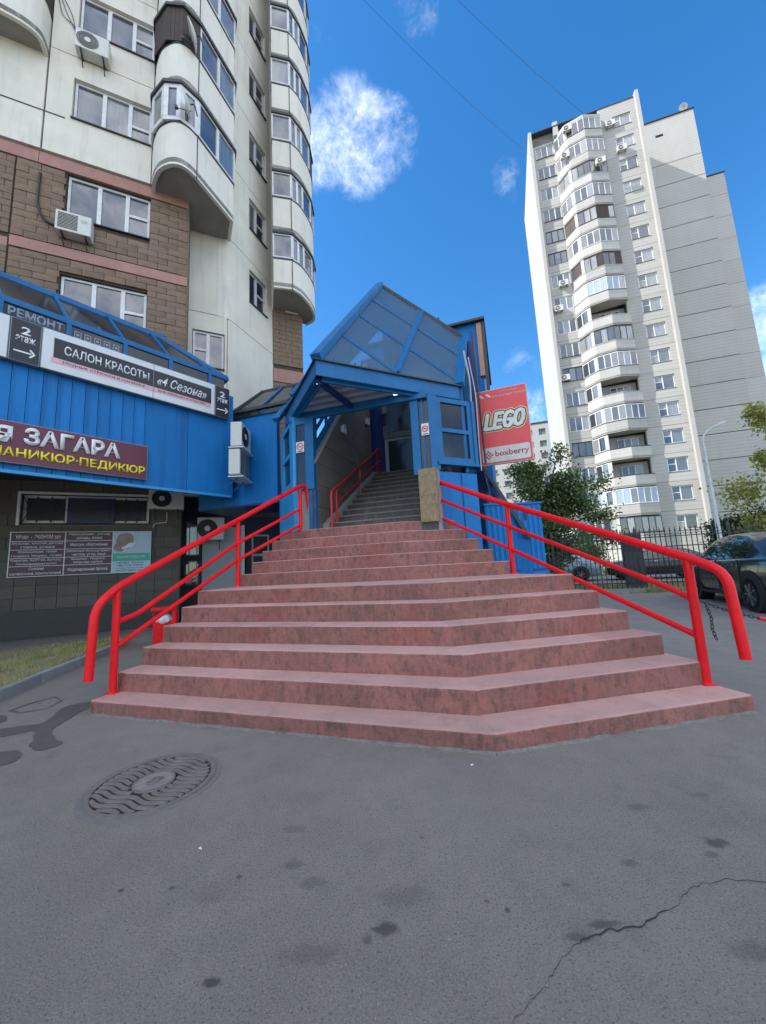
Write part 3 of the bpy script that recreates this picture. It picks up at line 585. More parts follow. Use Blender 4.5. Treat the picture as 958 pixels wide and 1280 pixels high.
rail_parts(rr_, [('top_rail', toR(top), .038, .17), ('middle_rail', toR([(*R1_, .80), (*interp(R1_, R2_, .09), .90), (*R2_, 1.68), (*R3_, 2.28)]), .026, .10), ('lower_rail', toR([(*R1_, .50), (*R2_, 1.36), (*R3_, 1.965)]), .026, .03)])
for (x, y), z0, z1 in ((R1_, .11, 1.13), (R2_, 1.0, 1.96), (R3_, 1.88, 2.57)):
    MB().tube([sub(O_, (x, y, z0)), sub(O_, (x, y, z1))], .036, 12).obj('post', RED, rr_, smooth=True)
for o_, org, posts in ((rl, (-2.714, 3.924, .12), ((L1_, ZT[1]), (L2_, ZT[6]), (L3_, ZT[11]))), (rr_, O_, ((R1_, ZT[1]), (R2_, ZT[6]), (R3_, ZT[11])))):
    for (x, y), z in posts:
        MB().box(x - .055 - org[0], x + .055 - org[0], y - .055 - org[1], y + .055 - org[1], z - org[2] - .002, z - org[2] + .006).obj('base_plate', RED, o_, bevel=.003)
        MB().tube([(x - org[0], y - org[1], z - org[2]), (x - org[0], y - org[1], z - org[2] + .016)], .043, 12, rs=[.045, .036]).obj('weld_collar', RED, o_)
# chain hanging off the right railing
ch = thing('barrier_chain', 'dark steel chain tied to the right railing post and running off to the right', 'chain', (2.60, 3.33, .8))
CH = mat('rusty_chain', (.06, .045, .04), .5, (.03, .025, .022), 30, 1, metal=.6)
def chain(path, n, parent):
    P = [Vector(p) for p in path]; me = None
    seg = [(P[i + 1] - P[i]).length for i in range(len(P) - 1)]; tot_ = sum(seg)
    def at(d):
        for i, s_ in enumerate(seg):
            if d <= s_ or i == len(seg) - 1: return P[i].lerp(P[i + 1], min(1, d / s_)), (P[i + 1] - P[i]).normalized()
            d -= s_
    lm = MB(); ring = []
    for k in range(13):
        q = 2 * math.pi * k / 12; ring.append((.021 * math.cos(q), .011 * math.sin(q), 0))
    lm.tube(ring, .0034, 6); me = lm.mesh('link'); me.materials.append(CH)
    for k in range(n):
        p, t_ = at(tot_ * (k + .5) / n); o = link('link', me, parent, smooth=(k == 0)); o.location = p
        q = t_.to_track_quat('X', 'Z'); o.rotation_mode = 'QUATERNION'; o.rotation_quaternion = q @ Euler((R(90 * (k % 2)), 0, 0)).to_quaternion()
sag = []
for k in range(13):
    t_ = k / 12; sag.append((.02 + 1.25 * t_, -.02 - .12 * t_, -.02 - .25 * t_ - .30 * t_ * (1 - t_)))
chain(sag, 38, ch); chain([(.06, -.02, -.06), (.085, -.02, -.15), (.08, -.02, -.25), (.1, -.02, -.33)], 9, ch)
MB().tube([sag[4], sag[5]], .014, 8).obj('red_sleeve', RED, ch)

# ================================================================== LITTER BIN
bn = thing('litter_bin', 'small red litter bin with a white bag, standing by the left side of the steps', 'litter bin', (-4.02, 7.05, .03), rz=.5)
mb = MB(); mb.prism([(-.15, -.13), (.15, -.13), (.17, .13), (-.17, .13)], 0, .42); mb.obj('body', RED, bn, bevel=.012)
MB().box(-.2, .2, -.17, .17, .60, .66).obj('lid', RED, bn, bevel=.015)
for x in (-.16, .16): MB().box(x - .012, x + .012, -.02, .02, .36, .62).obj('bracket', RED, bn)
bg_ = bmesh.new(); bmesh.ops.create_icosphere(bg_, subdivisions=3, radius=.15)
for v in bg_.verts: v.co = v.co * (1 + .22 * mn.noise(v.co * 14)); v.co.z *= .75
me = bpy.data.meshes.new('bag'); bg_.to_mesh(me); bg_.free(); me.materials.append(mat('white_plastic_bag', (.7, .72, .75), .35)); link('bag', me, bn, smooth=True, loc=(0, 0, .44))
b2 = thing('red_bollard', 'short red post between the litter bin and the steps', 'post', (-3.68, 6.8, .0))
MB().tube([(0, 0, 0), (0, 0, .62)], .045, 12).obj('shaft', RED, b2, smooth=True); MB().cyl((0, 0, .62), (0, 0, 1), .05, .02, 12).obj('cap', RED, b2)

# ================================================================== LEFT APARTMENT BUILDING  (local x along the facade, y inward, z up)
ab = thing('apartment_building', 'tall pale apartment block with brown stone lower floors and rounded balconies, on the left', 'building', (P0.x, P0.y, 0), az=64.5)
HB = 50.0
body = MB(); body.prism([(-46, .3), (.9, .3), (.9, 1.25), (2.0, 1.25), (3.6, 2.85), (4.7, 2.85), (4.7, 15), (-46, 15)], 0, HB); body.obj('core', mat('dark_interior', (.06, .06, .06), .9), ab)
WS = [(-1.78, 0.0)]
lev = [7.35 + 2.8 * k for k in range(0, 15)]     # sill heights of the residential floors
T45 = Matrix.Translation((2.04, .99, 0)) @ Matrix.Rotation(R(45), 4, 'Z')
# brown stone zone ---------------------------------------------------------
op = []
for z in lev[:2]: op += [(-1.80, .02, z, z + 1.26), (-5.35, -3.52, z, z + 1.26)]
holes(MB(), -46, .92, 3.4, 11.76, .035, .3, op).obj('stone_backing', MORTAR, ab)
BWd, BHt = .458, .172
protos = []
for q in range(4):
    mb = MB(); w2, h2 = BWd / 2 - .006, BHt / 2 - .006; r_ = random.Random(q); dz = [r_.uniform(-.004, .004) for _ in range(4)]
    mb.add([(-w2, .0 + dz[0], -h2), (w2, .0 + dz[1], -h2), (w2, .0 + dz[2], h2), (-w2, .0 + dz[3], h2), (-w2, .045, -h2), (w2, .045, -h2), (w2, .045, h2), (-w2, .045, h2)], [(0, 1, 2, 3), (5, 4, 7, 6), (4, 0, 3, 7), (1, 5, 6, 2), (3, 2, 6, 7), (4, 5, 1, 0)])
    me = mb.mesh('stone_block'); me.materials.append(BROWN); protos.append(me)
rb = random.Random(2); nb = 0; rest = MB()
def stone_zone(x0, x1, z0, z1, ops, cap):
    global nb
    row = 0; z = z0 + BHt / 2
    while z < z1 - .02:
        hh = BHt / 2; x = x0 - (0 if row % 2 else BWd * .5)
        while x < x1 - .03:
            a = max(x, x0); b = min(x + BWd, x1)
            for o in ops:   # clip against openings
                if o[2] < z + hh * .6 and o[3] > z - hh * .6:
                    if a < o[0] < b: b = o[0]
                    elif a < o[1] < b: a = o[1]
                    elif o[0] <= a and b <= o[1]: b = a
            if b - a > .06:
                if nb < cap:
                    o = link('stone_block', protos[rb.randrange(4)], ab, loc=((a + b) / 2, -.012 + rb.uniform(-.008, .008), z)); o.scale = ((b - a) / BWd, 1, 1); nb += 1
                else: rest.box(a + .006, b - .006, -.012 + rb.uniform(-.008, .008), .035, z - hh + .006, z + hh - .006)
            x += BWd
        z += BHt; row += 1
ops = [(o[0], o[1], o[2], o[3]) for o in op]
stone_zone(-2.75, .92, 9.33, 11.42, ops, 300); stone_zone(-2.75, .92, 6.42, 9.02, ops, 300)
stone_zone(-6.6, -2.78, 9.33, 11.42, ops, 0); stone_zone(-6.6, -2.78, 6.42, 9.02, ops, 0); stone_zone(-6.6, .92, 3.45, 6.4, ops, 0)
o = rest.obj('stone_facing', BROWN, ab); o['kind'] = 'stuff'
MB().box(-2.75, .93, -.02, .04, 9.03, 9.30).obj('stone_band', PINK, ab); MB().box(-46, -2.79, .0, .04, 8.95, 9.22).obj('stone_band', PINK, ab)
MB().box(-2.35, .93, -.02, .04, 11.43, 11.75).obj('stone_band', PINK, ab); MB().box(-46, -2.36, -.02, .04, 11.43, 11.75).obj('stone_band', PINK, ab)
MB().box(.90, .95, .0, 1.0, 3.4, 11.7).obj('stone_return', BROWN, ab)
for z in lev[:2]:
    window(ab, -1.78, .0, z + .02, z + 1.25, .10, (.37, .71), {2: .5}); window(ab, -5.33, -3.54, z + .02, z + 1.25, .10, (.4, .74), {2: .45})
# upper white panels ---------------------------------------------------------
zs = [11.78] + [14.86 + 2.8 * k for k in range(0, 13)] + [HB]
for k in range(len(zs) - 1):
    a, b = zs[k] + .012, zs[k + 1] - .012
    for (x0, x1) in ((-6.6, -2.33), (-2.30, .0), (.012, .95)):
        oo = []
        for z in lev[2:]: oo += [(-1.78, -.02, z, z + 1.25), (-5.33, -3.55, z, z + 1.25)]
        holes(MB(), x0 + .006, x1 - .006, a, b, -.07, .28, [q for q in oo if q[2] < 22]).obj('wall_panel', WHITEW, ab)
    MB().box(-46, -6.61, -.07, .28, a, b).obj('wall_panel', WHITEW, ab)
for z in lev[2:6]:
    window(ab, -1.76, -.04, z + .02, z + 1.24, .02, (.37, .71), {2: .5 if z > 13 else .42}); window(ab, -5.31, -3.57, z + .02, z + 1.24, .02, (.4, .72))
# set-back white wall, rounded corner and 45 degree face ---------------------
zr = [.0, 3.4, 6.2] + [9.02 + 2.8 * k for k in range(0, 15)] + [HB]
arc = [(1.72, .97), (1.9, .985), (2.04, 1.03), (2.16, 1.12), (2.30, 1.25)]
for k in range(len(zr) - 1):
    a, b = zr[k] + .01, min(zr[k + 1] - .01, HB)
    if b <= a: continue
    if zr[k] >= 3.3:
        holes(MB(), .95, 1.716, a, b, .97, 1.2, [(1.06, 1.94, 7.26, 8.44)]).obj('wall_panel', WHITEW, ab)
        if zr[k] < 9 and zr[k] > 6:
            MB().box(1.716, 1.716, .97, .98, a, b)
            MB().box(1.716, 2.0, .97, 1.2, a, 7.26).box(1.94, 2.0, .97, 1.2, 7.26, 8.44).box(1.716, 2.0, .97, 1.2, 8.44, b).obj('wall_panel', WHITEW, ab)
            MB().strip(arc[2:], .2, a, b).obj('corner_panel', WHITEW, ab, smooth=True)
        else: MB().strip(arc, .2, a, b).obj('corner_panel', WHITEW, ab, smooth=True)
        oo = [(.98, 1.93, z, z + 1.24) for z in [10.25 + 2.8 * j for j in range(0, 5)]]
        holes(MB(T45), .37, 2.27, a, b, 0, .25, oo if zr[k] < 22 else []).obj('wall_panel', WHITEW, ab)
MB().box(.95, 1.72, 1.13, 1.16, 3.3, HB - .1).obj('joint_backing', SEAM, ab); MB(T45).box(.0, 2.25, .18, .22, 3.3, HB - .1).obj('joint_backing', SEAM, ab)
MB().box(-46, .9, .15, .2, 11.8, HB - .1).obj('joint_backing', SEAM, ab)
window(ab, 1.08, 1.92, 7.28, 8.42, 1.03, (.48,), {0: .5})
for z in [10.25 + 2.8 * j for j in range(0, 5)]: window(ab, 1.0, 1.91, z + .02, z + 1.22, .08, (.46,), {1: .5}, T=T45)
# brown wall under the farther balconies
E0 = Vector((3.65, 2.56)); holes(MB(), 3.65, 4.74, 3.4, 10.8, 2.6, 2.85, []).obj('stone_backing', MORTAR, ab)
mb = MB(); row = 0; z = 4.2
while z < 10.75:
    x = 3.65 - (.23 if row % 2 else 0)
    while x < 4.74:
        a, b = max(x, 3.65), min(x + .46, 4.74)
        if b - a > .05 and not (7.98 < z < 8.5): mb.box(a + .005, b - .005, 2.55 + rb.uniform(0, .015), 2.62, z, z + .162)
        x += .46
    z += .172; row += 1
o = mb.obj('stone_facing', BROWN, ab); o['kind'] = 'stuff'
MB().box(3.65, 4.745, 2.545, 2.62, 8.0, 8.5).obj('stone_band', PINK, ab)
for k in range(14): MB().box(3.6, 4.73, 2.56, 2.85, 10.82 + 2.8 * k, 10.82 + 2.8 * (k + 1) - .02).obj('wall_panel', WHITEW, ab)

def arcpts(ctrl, n=6):
    out = []
    for i in range(len(ctrl) - 1):
        p0 = Vector(ctrl[max(0, i - 1)]); p1 = Vector(ctrl[i]); p2 = Vector(ctrl[i + 1]); p3 = Vector(ctrl[min(len(ctrl) - 1, i + 2)])
        for j in range(n):
            t = j / n; out.append(tuple(.5 * ((2 * p1) + (-p0 + p2) * t + (2 * p0 - 5 * p1 + 4 * p2 - p3) * t * t + (-p0 + 3 * p1 - 3 * p2 + p3) * t ** 3)))
    out.append(tuple(ctrl[-1])); return out
def wall_seg(pts): return pts
def balcony(parent, par, glz, floorpoly, zb, zsill, ztop, kinds, hood=True, joint=None, pframe=PVC, inner=None):
    """par: plan of the parapet; glz: plan of the glazing; kinds: one letter per glazing segment g glass, w boards, p pvc narrow sash"""
    bl = MB().strip(par, .09, zb, zsill).obj('balcony', WHITEW2, parent, smooth=True)
    MB().prism(floorpoly, zb + .06, zb + .2).obj('slab', SOFFIT, bl)
    MB().strip(offl(par, .015), .07, zsill + .003, zsill + .05).obj('flashing', SILL, bl)
    MB().strip(offl(glz, .05), .12, ztop - .06, ztop + .03).obj('hood', SILL, bl)
    fr = MB(); P = [Vector(p) for p in glz]; z0, z1 = zsill + .055, ztop - .063
    for i in range(len(P) - 1):
        a, b = P[i], P[i + 1]; d = (b - a); L_ = d.length; d.normalize(); T = Matrix.Translation((a.x, a.y, 0)) @ Matrix.Rotation(math.atan2(d.y, d.x), 4, 'Z'); k = kinds[i]
        if k == 'w':
            n_ = max(2, int(L_ / .1))
            for j in range(n_): MB(T).box(L_ * j / n_ + .003, L_ * (j + 1) / n_ - .003, 0, .03, z0, z1).obj('siding_board', WOOD, bl)
            continue
        f_ = MB(T); n_ = {'g': max(1, round(L_ / .82)), 'p': 1, 'd': max(2, round(L_ / .6))}[k]; e = .05 if k != 'p' else .11
        f_.box(0, L_, 0, .06, z0, z0 + e).box(0, L_, 0, .06, z1 - e, z1)
        xs = [L_ * j / n_ for j in range(n_ + 1)]
        for x in xs: f_.box(max(0, x - e), min(L_, x + e), -.006, .06, z0 + e, z1 - e)
        fr.v, fr.f = (fr.v + f_.v, fr.f + [tuple(q + len(fr.v) for q in f) for f in f_.f])
        for j in range(n_): MB(T).box(xs[j] + e, xs[j + 1] - e, .025, .04, z0 + e, z1 - e).obj('pane', inner or PANE, bl)
    if fr.v: fr.obj('window_frame', pframe, bl)
    if joint:
        for jx in joint:
            q = par[jx]; MB().box(q[0] - .012, q[0] + .012, q[1] - .012, q[1] + .05, zb, zsill).obj('joint', SEAM, bl)
    return bl
def offl(pts, t):
    P = [Vector((p[0], p[1])) for p in pts]; return [(q.x, q.y) for q in offs(P, -t)]
ctrlA = [(.03, .0), (.06, -.30), (.22, -.72), (.46, -.98), (.70, -1.09), (.93, -1.05), (1.14, -.90)]
parA = arcpts(ctrlA, 4) + [(2.11, .11), (2.08, .9)]
glzA = [(.0, .0), (.02, -.50), (.34, -1.0), (.74, -1.14), (1.16, -.92), (2.14, .10), (2.11, .9)]
flA = parA + [(.95, .96), (.95, .02)]
for k in range(9):
    zb = 11.6 + 2.5 * k
    balcony(ab, parA, glzA, flA, zb, zb + 1.24, zb + 2.46, ['ppppgg', 'wwwwgg', 'gggggg'][k % 3], joint=[len(ctrlA) * 4 - 4], inner=PANE)
MB().prism(flA, 34.1, HB).obj('balcony_stack', WHITEW2, ab)
ctrlC = [(4.11, 1.28), (4.4, 1.40), (4.66, 1.62), (4.96, 1.96), (5.2, 2.38), (5.24, 2.75), (5.05, 3.1)]
parC = [(3.49, 1.41)] + arcpts(ctrlC, 3); glzC = [(3.47, 1.39), (4.12, 1.25), (4.66, 1.60), (4.99, 1.94), (5.26, 2.45), (5.26, 2.85)]
glzC = [(3.47, 1.39), (4.12, 1.25), (4.60, 1.56), (5.02, 2.0), (5.28, 2.55), (5.1, 3.1)]
flC = parC + [(4.7, 3.1), (4.7, 2.57), (3.66, 2.55)]
lvC = [(10.82, 11.91, 12.95), (12.99, 14.34, 15.44), (15.48, 16.71, 17.9), (17.94, 19.18, 20.38), (20.42, 21.68, 22.84), (22.88, 24.1, 25.3), (25.34, 26.6, 27.8)]
for k, (a, b, c) in enumerate(lvC):
    balcony(ab, parC, glzC, flC, a, b, c, 'gdggg' if k != 2 else 'gdgww', joint=[1])
MB().prism(flC, 27.85, HB).obj('balcony_stack', WHITEW2, ab)
# far left balcony, cut by the frame
ctrlB = [(-2.33, .0), (-2.36, -.42), (-2.62, -.6), (-3.06, -.68), (-3.8, -.78), (-4.8, -.9), (-5.8, -.78), (-6.3, -.1), (-6.32, 0)]
parB = arcpts(ctrlB, 4)[::-1]; flB = parB
for k in range(3):
    zb = 14.5 + 2.8 * k
    gl = [(-6.34, -.0), (-5.9, -.82), (-4.8, -.94), (-3.06, -.72), (-2.6, -.63), (-2.3, -.02)]
    balcony(ab, parB, gl, flB, zb, zb + 1.2, zb + 2.74, 'gggww', joint=[16])
# white balcony parapet strip below far left window with stained edge
MB().box(-3.3, -1.9, -.075, -.071, 12.86, 12.9).obj('flashing', SILL, ab)
# ground-floor tiled wall ------------------------------------------------------
op0 = [(-2.18, .27, 2.5, 3.2)]
holes(MB(), -14, .9, .6, 3.46, .03, .3, op0).obj('tile_backing', TILEM, ab)
tw_, th_ = .365, .255; tp = MB().box(-tw_ / 2 + .005, tw_ / 2 - .005, 0, .03, -th_ / 2 + .005, th_ / 2 - .005).mesh('wall_tile'); tp.materials.append(TILE); nt_ = 0; rest = MB()
for r_ in range(11):
    z = .675 + th_ * (r_ + .5)
    x = -6.9 - (tw_ / 2 if r_ % 2 and r_ > 3 else 0)
    while x < .88:
        a, b = x, min(x + tw_, .9)
        for o in op0:
            if o[2] < z + .08 and o[3] > z - .08:
                if a < o[0] < b: b = o[0]
                elif a < o[1] < b: a = o[1]
                elif o[0] <= a and b <= o[1]: b = a
        if b - a > .05:
            if a > -3.2:
                o = link('wall_tile', tp, ab, loc=((a + b) / 2, .0 + rb.uniform(-.002, .002), z)); o.scale = ((b - a) / tw_, 1, 1)
            else: rest.box(a + .005, b - .005, .0, .03, z - .12, z + .12)
        x += tw_
o = rest.obj('wall_tiling', TILE, ab); o['kind'] = 'stuff'
MB().box(-14, .94, -.06, .3, -.05, .66).obj('plinth', PLINTH, ab)
MB().box(.90, .93, .0, 1.0, .66, 3.4).obj('wall_return', TILE, ab)
# barred basement-shop window
ww = window(ab, -2.14, .23, 2.54, 3.16, .12, (.33, .68), None, sill=False, fm=PVC); 
MB().box(-1.36, -.48, .08, .115, 2.53, 3.12).obj('blue_sash', mat('deep_blue_plastic', (.01, .03, .12), .4), ww)
MB().box(-1.28, -.56, .06, .078, 2.60, 3.05).obj('pane', PANE, ww)
gr = MB()
for (xa, xb) in ((-2.12, -1.38), (-.46, .21)):
    n_ = 3
    for j in range(n_):
        a = xa + (xb - xa) * j / n_; b = xa + (xb - xa) * (j + 1) / n_
        gr.bar((a, .03, 2.54), (b, .03, 3.12), .012).bar((a, .035, 3.12), (b, .035, 2.54), .012).bar((a, .03, 2.54), (a, .03, 3.12), .012)
gr.bar((-2.12, .03, 2.83), (.21, .03, 2.83), .01); gr.obj('grille', BLACKW, ww)
gr = MB(); gr.box(-2.20, -2.15, -.03, .03, 2.48, 3.22).box(-2.15, .27, -.03, .03, 3.17, 3.22); gr.obj('outer_frame', PVC, ww)

# doors and dark windows in the recess behind, right of the tiled wall
MB().box(.94, 4.6, 1.55, 1.8, 0, 3.4).obj('recess_wall', DGREY, ab)
MB().box(1.42, 2.42, 1.02, 1.5, .0, 2.55).obj('light_partition', LGREY, ab); MB().box(2.43, 2.52, .98, 1.5, .0, 2.6).obj('partition_post', PVC, ab)
for z0, z1 in ((1.75, 2.75), (.95, 1.6)): window(ab, .97, 1.38, z0, z1, 1.2, (.55,), None, sill=False, fm=DGREY)
for z0, z1 in ((1.05, 1.62), (1.78, 2.6)): window(ab, 1.08, 1.3, z0, z1, 1.1, (), None, sill=False, fm=LGREY, t=.03)
dd = window(ab, 2.75, 3.25, 1.25, 2.35, 1.3, (), {0: .45}, sill=False, fm=LGREY, t=.045)
MB().box(2.6, 3.6, 1.36, 1.5, 0, 2.9).obj('dark_door', mat('navy_door', (.01, .02, .05), .5), ab)

# ================================================================== air conditioners
def make_ac(wd=.78, ht=.52, dp=.28, grille='fan', louver=False):
    r_ = bpy.data.objects.new('air_conditioner', None); C.objects.link(r_)
    MB().box(-wd / 2, wd / 2, -dp, 0, 0, ht).obj('casing', ACW, r_, bevel=.015)
    if louver:
        mb = MB()
        for k in range(13):
            z = .05 + (ht - .1) * k / 12
            mb.box(-wd / 2 + .05, -.02, -dp - .008, -dp + .005, z - .008, z + .008).box(.02, wd / 2 - .05, -dp - .008, -dp + .005, z - .008, z + .008)
        mb.obj('louvres', GRILLE, r_)
    elif grille == 'slats':
        mb = MB()
        for k in range(11): z = .07 + (ht - .14) * k / 10; mb.box(-wd / 2 + .05, wd * .12, -dp - .006, -dp + .005, z - .01, z + .01)
        mb.obj('fan_grille', GRILLE, r_)
        MB().box(wd * .2, wd * .38, -dp - .004, -dp + .004, ht * .6, ht * .75).obj('badge', LGREY, r_)
    else:
        cx = -wd * .13
        MB().cyl((cx, -dp - .006, ht / 2), (0, 1, 0), ht * .41, .012, 28).obj('fan_recess', GRILLE, r_)
        mb = MB()
        for rr in (.11, .16, .2, .24, .28, .33, .37, .41):
            pts_ = [(cx + ht * rr * math.cos(q * math.pi / 12), -dp - .012, ht / 2 + ht * rr * math.sin(q * math.pi / 12)) for q in range(25)]; mb.tube(pts_, .0035, 4)
        mb.obj('fan_guard', ACW if grille == 'fan' else GRILLE, r_)
        MB().cyl((cx, -dp - .018, ht / 2), (0, 1, 0), ht * .12, .01, 16).obj('fan_hub', ACW, r_)
    mb = MB()
    for s_ in (-1, 1): mb.box(s_ * wd * .33 - .015, s_ * wd * .33 + .015, -dp, .06, -.03, 0).bar((s_ * wd * .33, -dp + .03, -.02), (s_ * wd * .33, .06, -.24), .02)
    mb.obj('bracket', DGREY, r_)
    return r_
def place(o, x, y, z, az, label, group='air conditioners on the walls'):
    o.location = (x, y, z); o.rotation_euler = (0, 0, R(90 - az)); tag(o, label, 'air conditioner', group); return o
def on_f1(s_, n_=0): q = BW(s_, n_); return q
a1 = make_ac(.70, .52, .28, 'slats'); x, y = on_f1(-1.52, .02); place(a1, x, y, 9.54, 64.5, 'white air conditioner with a slatted front on the brown stone wall below the window')
a2 = make_ac(.72, .58, .28); x, y = on_f1(-1.38, .1); place(a2, x, y, 14.83, 64.5, 'white air conditioner with a round fan under the upper left window of the pale wall')
a3 = make_ac(.74, .5, .28, 'dark'); x, y = on_f1(.62, .02); place(a3, x, y, 2.84, 64.5, 'air conditioner with a dark round fan under the blue gallery, right of the barred window')
a4 = make_ac(.66, .6, .26, 'dark'); x, y = on_f1(1.62, -.75); place(a4, x, y, 2.15, 64.5, 'air conditioner half hidden in the dark recess behind the left railing')
# hoses and cables
cb = thing('drain_hose', 'black hose hanging from a hole in the brown stone wall down to the air conditioner', 'hose', (P0.x, P0.y, 0), az=64.5)
MB().tube(fillet([(-2.3, .0, 11.15), (-2.3, -.05, 11.1), (-2.3, -.05, 10.2), (-2.12, -.05, 9.84), (-1.86, -.06, 9.78)], .22, 8), .028, 8).obj('hose', BLACKW, cb, smooth=True)
cb = thing('wall_cable', 'thin grey cables drooping down the pale wall to the upper air conditioner', 'cable', (P0.x, P0.y, 0), az=64.5)
for k in range(3):
    MB().tube(fillet([(-2.25 + .05 * k, -.09, 16.6), (-2.1 + .1 * k, -.1, 15.9 + .1 * k), (-1.78, -.1, 15.75 - .2 * k), (-1.74 + .01 * k, -.12, 15.2)], .25, 7), .009, 6).obj('cable', DGREY, cb, smooth=True)
pp = thing('white_conduit', 'thin white conduit on the tiled wall below the dark fan air conditioner', 'pipe', (P0.x, P0.y, 0), az=64.5)
MB().tube(fillet([(.62, -.02, 2.8), (.62, -.02, 2.55), (.36, -.02, 2.52), (.33, -.02, 2.42)], .05), .009, 6).obj('conduit', PVC, pp, smooth=True)
# satellite dishes on the balcony
def make_dish(r_=.32):
    o = bpy.data.objects.new('satellite_dish', None); C.objects.link(o); mb = MB(); n = 24; vs = [(0, .0, 0)]; fs = []
    for j in range(1, 6):
        for k in range(n): q = 2 * math.pi * k / n; rr = r_ * j / 5; vs.append((rr * math.cos(q), -.32 * rr * rr / r_, rr * math.sin(q)))
    for k in range(n): fs.append((0, 1 + k, 1 + (k + 1) % n))
    for j in range(4):
        for k in range(n): a = 1 + j * n + k; b = 1 + j * n + (k + 1) % n; fs.append((a, a + n, b + n, b))
    mb.add(vs, fs); d_ = mb.obj('reflector', ACW, o, smooth=True, recalc=False); s_ = d_.modifiers.new('solid', 'SOLIDIFY'); s_.thickness = .012
    MB().tube([(0, 0, -r_ * .8), (0, -.34, -.1)], .01, 6).obj('feed_arm', DGREY, o); MB().box(-.03, .03, -.38, -.3, -.13, -.05).obj('feed', DGREY, o)
    MB().tube(fillet([(0, .02, 0), (0, .12, 0), (0, .12, -.35)], .05), .018, 8).obj('mast', DGREY, o)
    return o
def LBw(s_, y_): q = P0 + e1 * s_ - m1 * y_; return q.x, q.y
d1 = make_dish(.33); x, y = LBw(1.05, -1.28); d1.location = (x, y, 15.55); d1.rotation_euler = (R(15), 0, R(-75)); tag(d1, 'pale satellite dish on the rounded balcony with brown board siding', 'satellite dish')
d2 = make_dish(.27); x, y = LBw(.95, -1.32); d2.location = (x, y, 13.25); d2.rotation_euler = (R(12), 0, R(-78)); tag(d2, 'satellite dish on a bracket at the white framed balcony, lower of the two', 'satellite dish')

# ================================================================== BLUE SHOP GALLERY
G = Vector((-3.41, 8.51)); g1 = dirh(39.5); gn = dirh(39.5 - 90)   # gn points inward (left/back)
def toG(p): d = Vector(p) - G; return d.dot(g1), d.dot(gn)
gal = thing('shop_gallery', 'bright blue metal clad first floor gallery with a sloping glass roof along the left building', 'gallery', (G.x, G.y, 0), az=39.5)
x = -9.2
while x < -1.72:
    MB().box(x + .004, x + .186, 0, .05, 2.95, 5.4).box(x + .02, x + .03, -.012, .0, 2.96, 5.4).obj('fascia_board', BLUE, gal); x += .19
MB().box(-1.72, -.98, -.002, .05, 2.95, 5.4).obj('fascia_panel', BLUE, gal); MB().box(-.97, 0, -.002, .05, 2.95, 5.34).obj('fascia_panel', BLUE, gal)
MB().box(-9.2, .005, -.015, .06, 2.92, 2.97).obj('lower_trim', BLUEP, gal)
MB().box(-.012, .04, .0, 1.2, 2.95, 5.34).obj('end_panel', BLUE, gal)
q = [toG(BW(-12, .05)), toG(BW(.95, .05)), toG(BW(.95, -.9)), toG(BW(2.0, -.9))]
MB().prism([(-9.2, .05), (-.01, .05), (.0, 1.3)] + [q[3], q[2], q[1], (-9.2, q[0][1])], 3.46, 3.56).obj('soffit', DGREY, gal)
MB().prism([(-9.2, .95), (-1.5, .95), (-1.9, q[1][1] + (q[1][0] + 1.9) * .466), (-9.2, q[1][1] + (q[1][0] + 9.2) * .466)], 6.5, 6.55).obj('flat_roof', DGREY, gal)
ms = [-9.0, -8.15, -7.3, -6.45, -5.6, -4.75, -3.89, -3.03, -2.17, -1.35, -.52]
ye, ze, yt, zt_ = .03, 5.75, .92, 6.68
top_pts = [(-9.2, yt, zt_), (-1.24, yt, zt_)]
MB().box(-9.2, -.1, -.01, .07, 5.70, 5.80).obj('eaves_rail', BLUEF, gal); MB().box(-9.2, -.1, -.01, .07, 5.38, 5.44).obj('glass_sill', BLUEF, gal)
MB().bar((-9.2, yt, zt_), (-1.2, yt, zt_), .09, .1).obj('ridge_rail', BLUEF, gal)
def topx(x): return (x, yt, zt_) if x <= -1.24 else (x + .12, yt * (-.1 - x) / 1.14 if False else ye + (yt - ye) * (-.1 - x) / 1.14, ze + (zt_ - ze) * (-.1 - x) / 1.14)
MB().bar((-1.24, yt, zt_), (-.1, ye, ze), .08, .09).obj('hip_rail', BLUEF, gal)
MB().bar((-1.24, yt, zt_), (-.2, 1.3, ze), .08).obj('hip_rail', BLUEF, gal); MB().bar((-.1, ye, ze), (.0, 1.3, ze), .08).obj('eaves_rail', BLUEF, gal)
for i, x in enumerate(ms):
    MB().box(x - .035, x + .035, -.008, .06, 5.44, 5.70).obj('mullion', BLUEF, gal)
    t_ = topx(x - .12 if x <= -1.35 else x); t_ = (x - .10, yt, zt_) if x <= -1.3 else (-.62, .44, 6.19)
    MB().bar((x, ye, ze), t_, .055, .06).obj('rafter', BLUEF, gal)
    xn = ms[i + 1] if i + 1 < len(ms) else -.14
    MB().box(x + .037, xn - .037, .02, .03, 5.445, 5.70).obj('glass_pane', DARKGL, gal)
    if x <= -1.3:
        xt1 = xn - .10 if xn <= -1.3 else -1.26
        MB().slab([(x + .03, ye, ze), (xn - .03, ye, ze), (xt1 - .03, yt, zt_), (x - .07, yt, zt_)], .008).obj('glass_pane', DARKGL, gal)
MB().slab([(-.55 - .8, ye, ze), (-.14, ye, ze), (-1.26, yt, zt_ - .01)], .008).obj('glass_pane', DARKGL, gal)
MB().slab([(-.1, ye, ze), (.0, 1.3, ze), (-.2, 1.3, ze), (-1.24, yt, zt_)], .008).obj('glass_pane', DARKGL, gal)
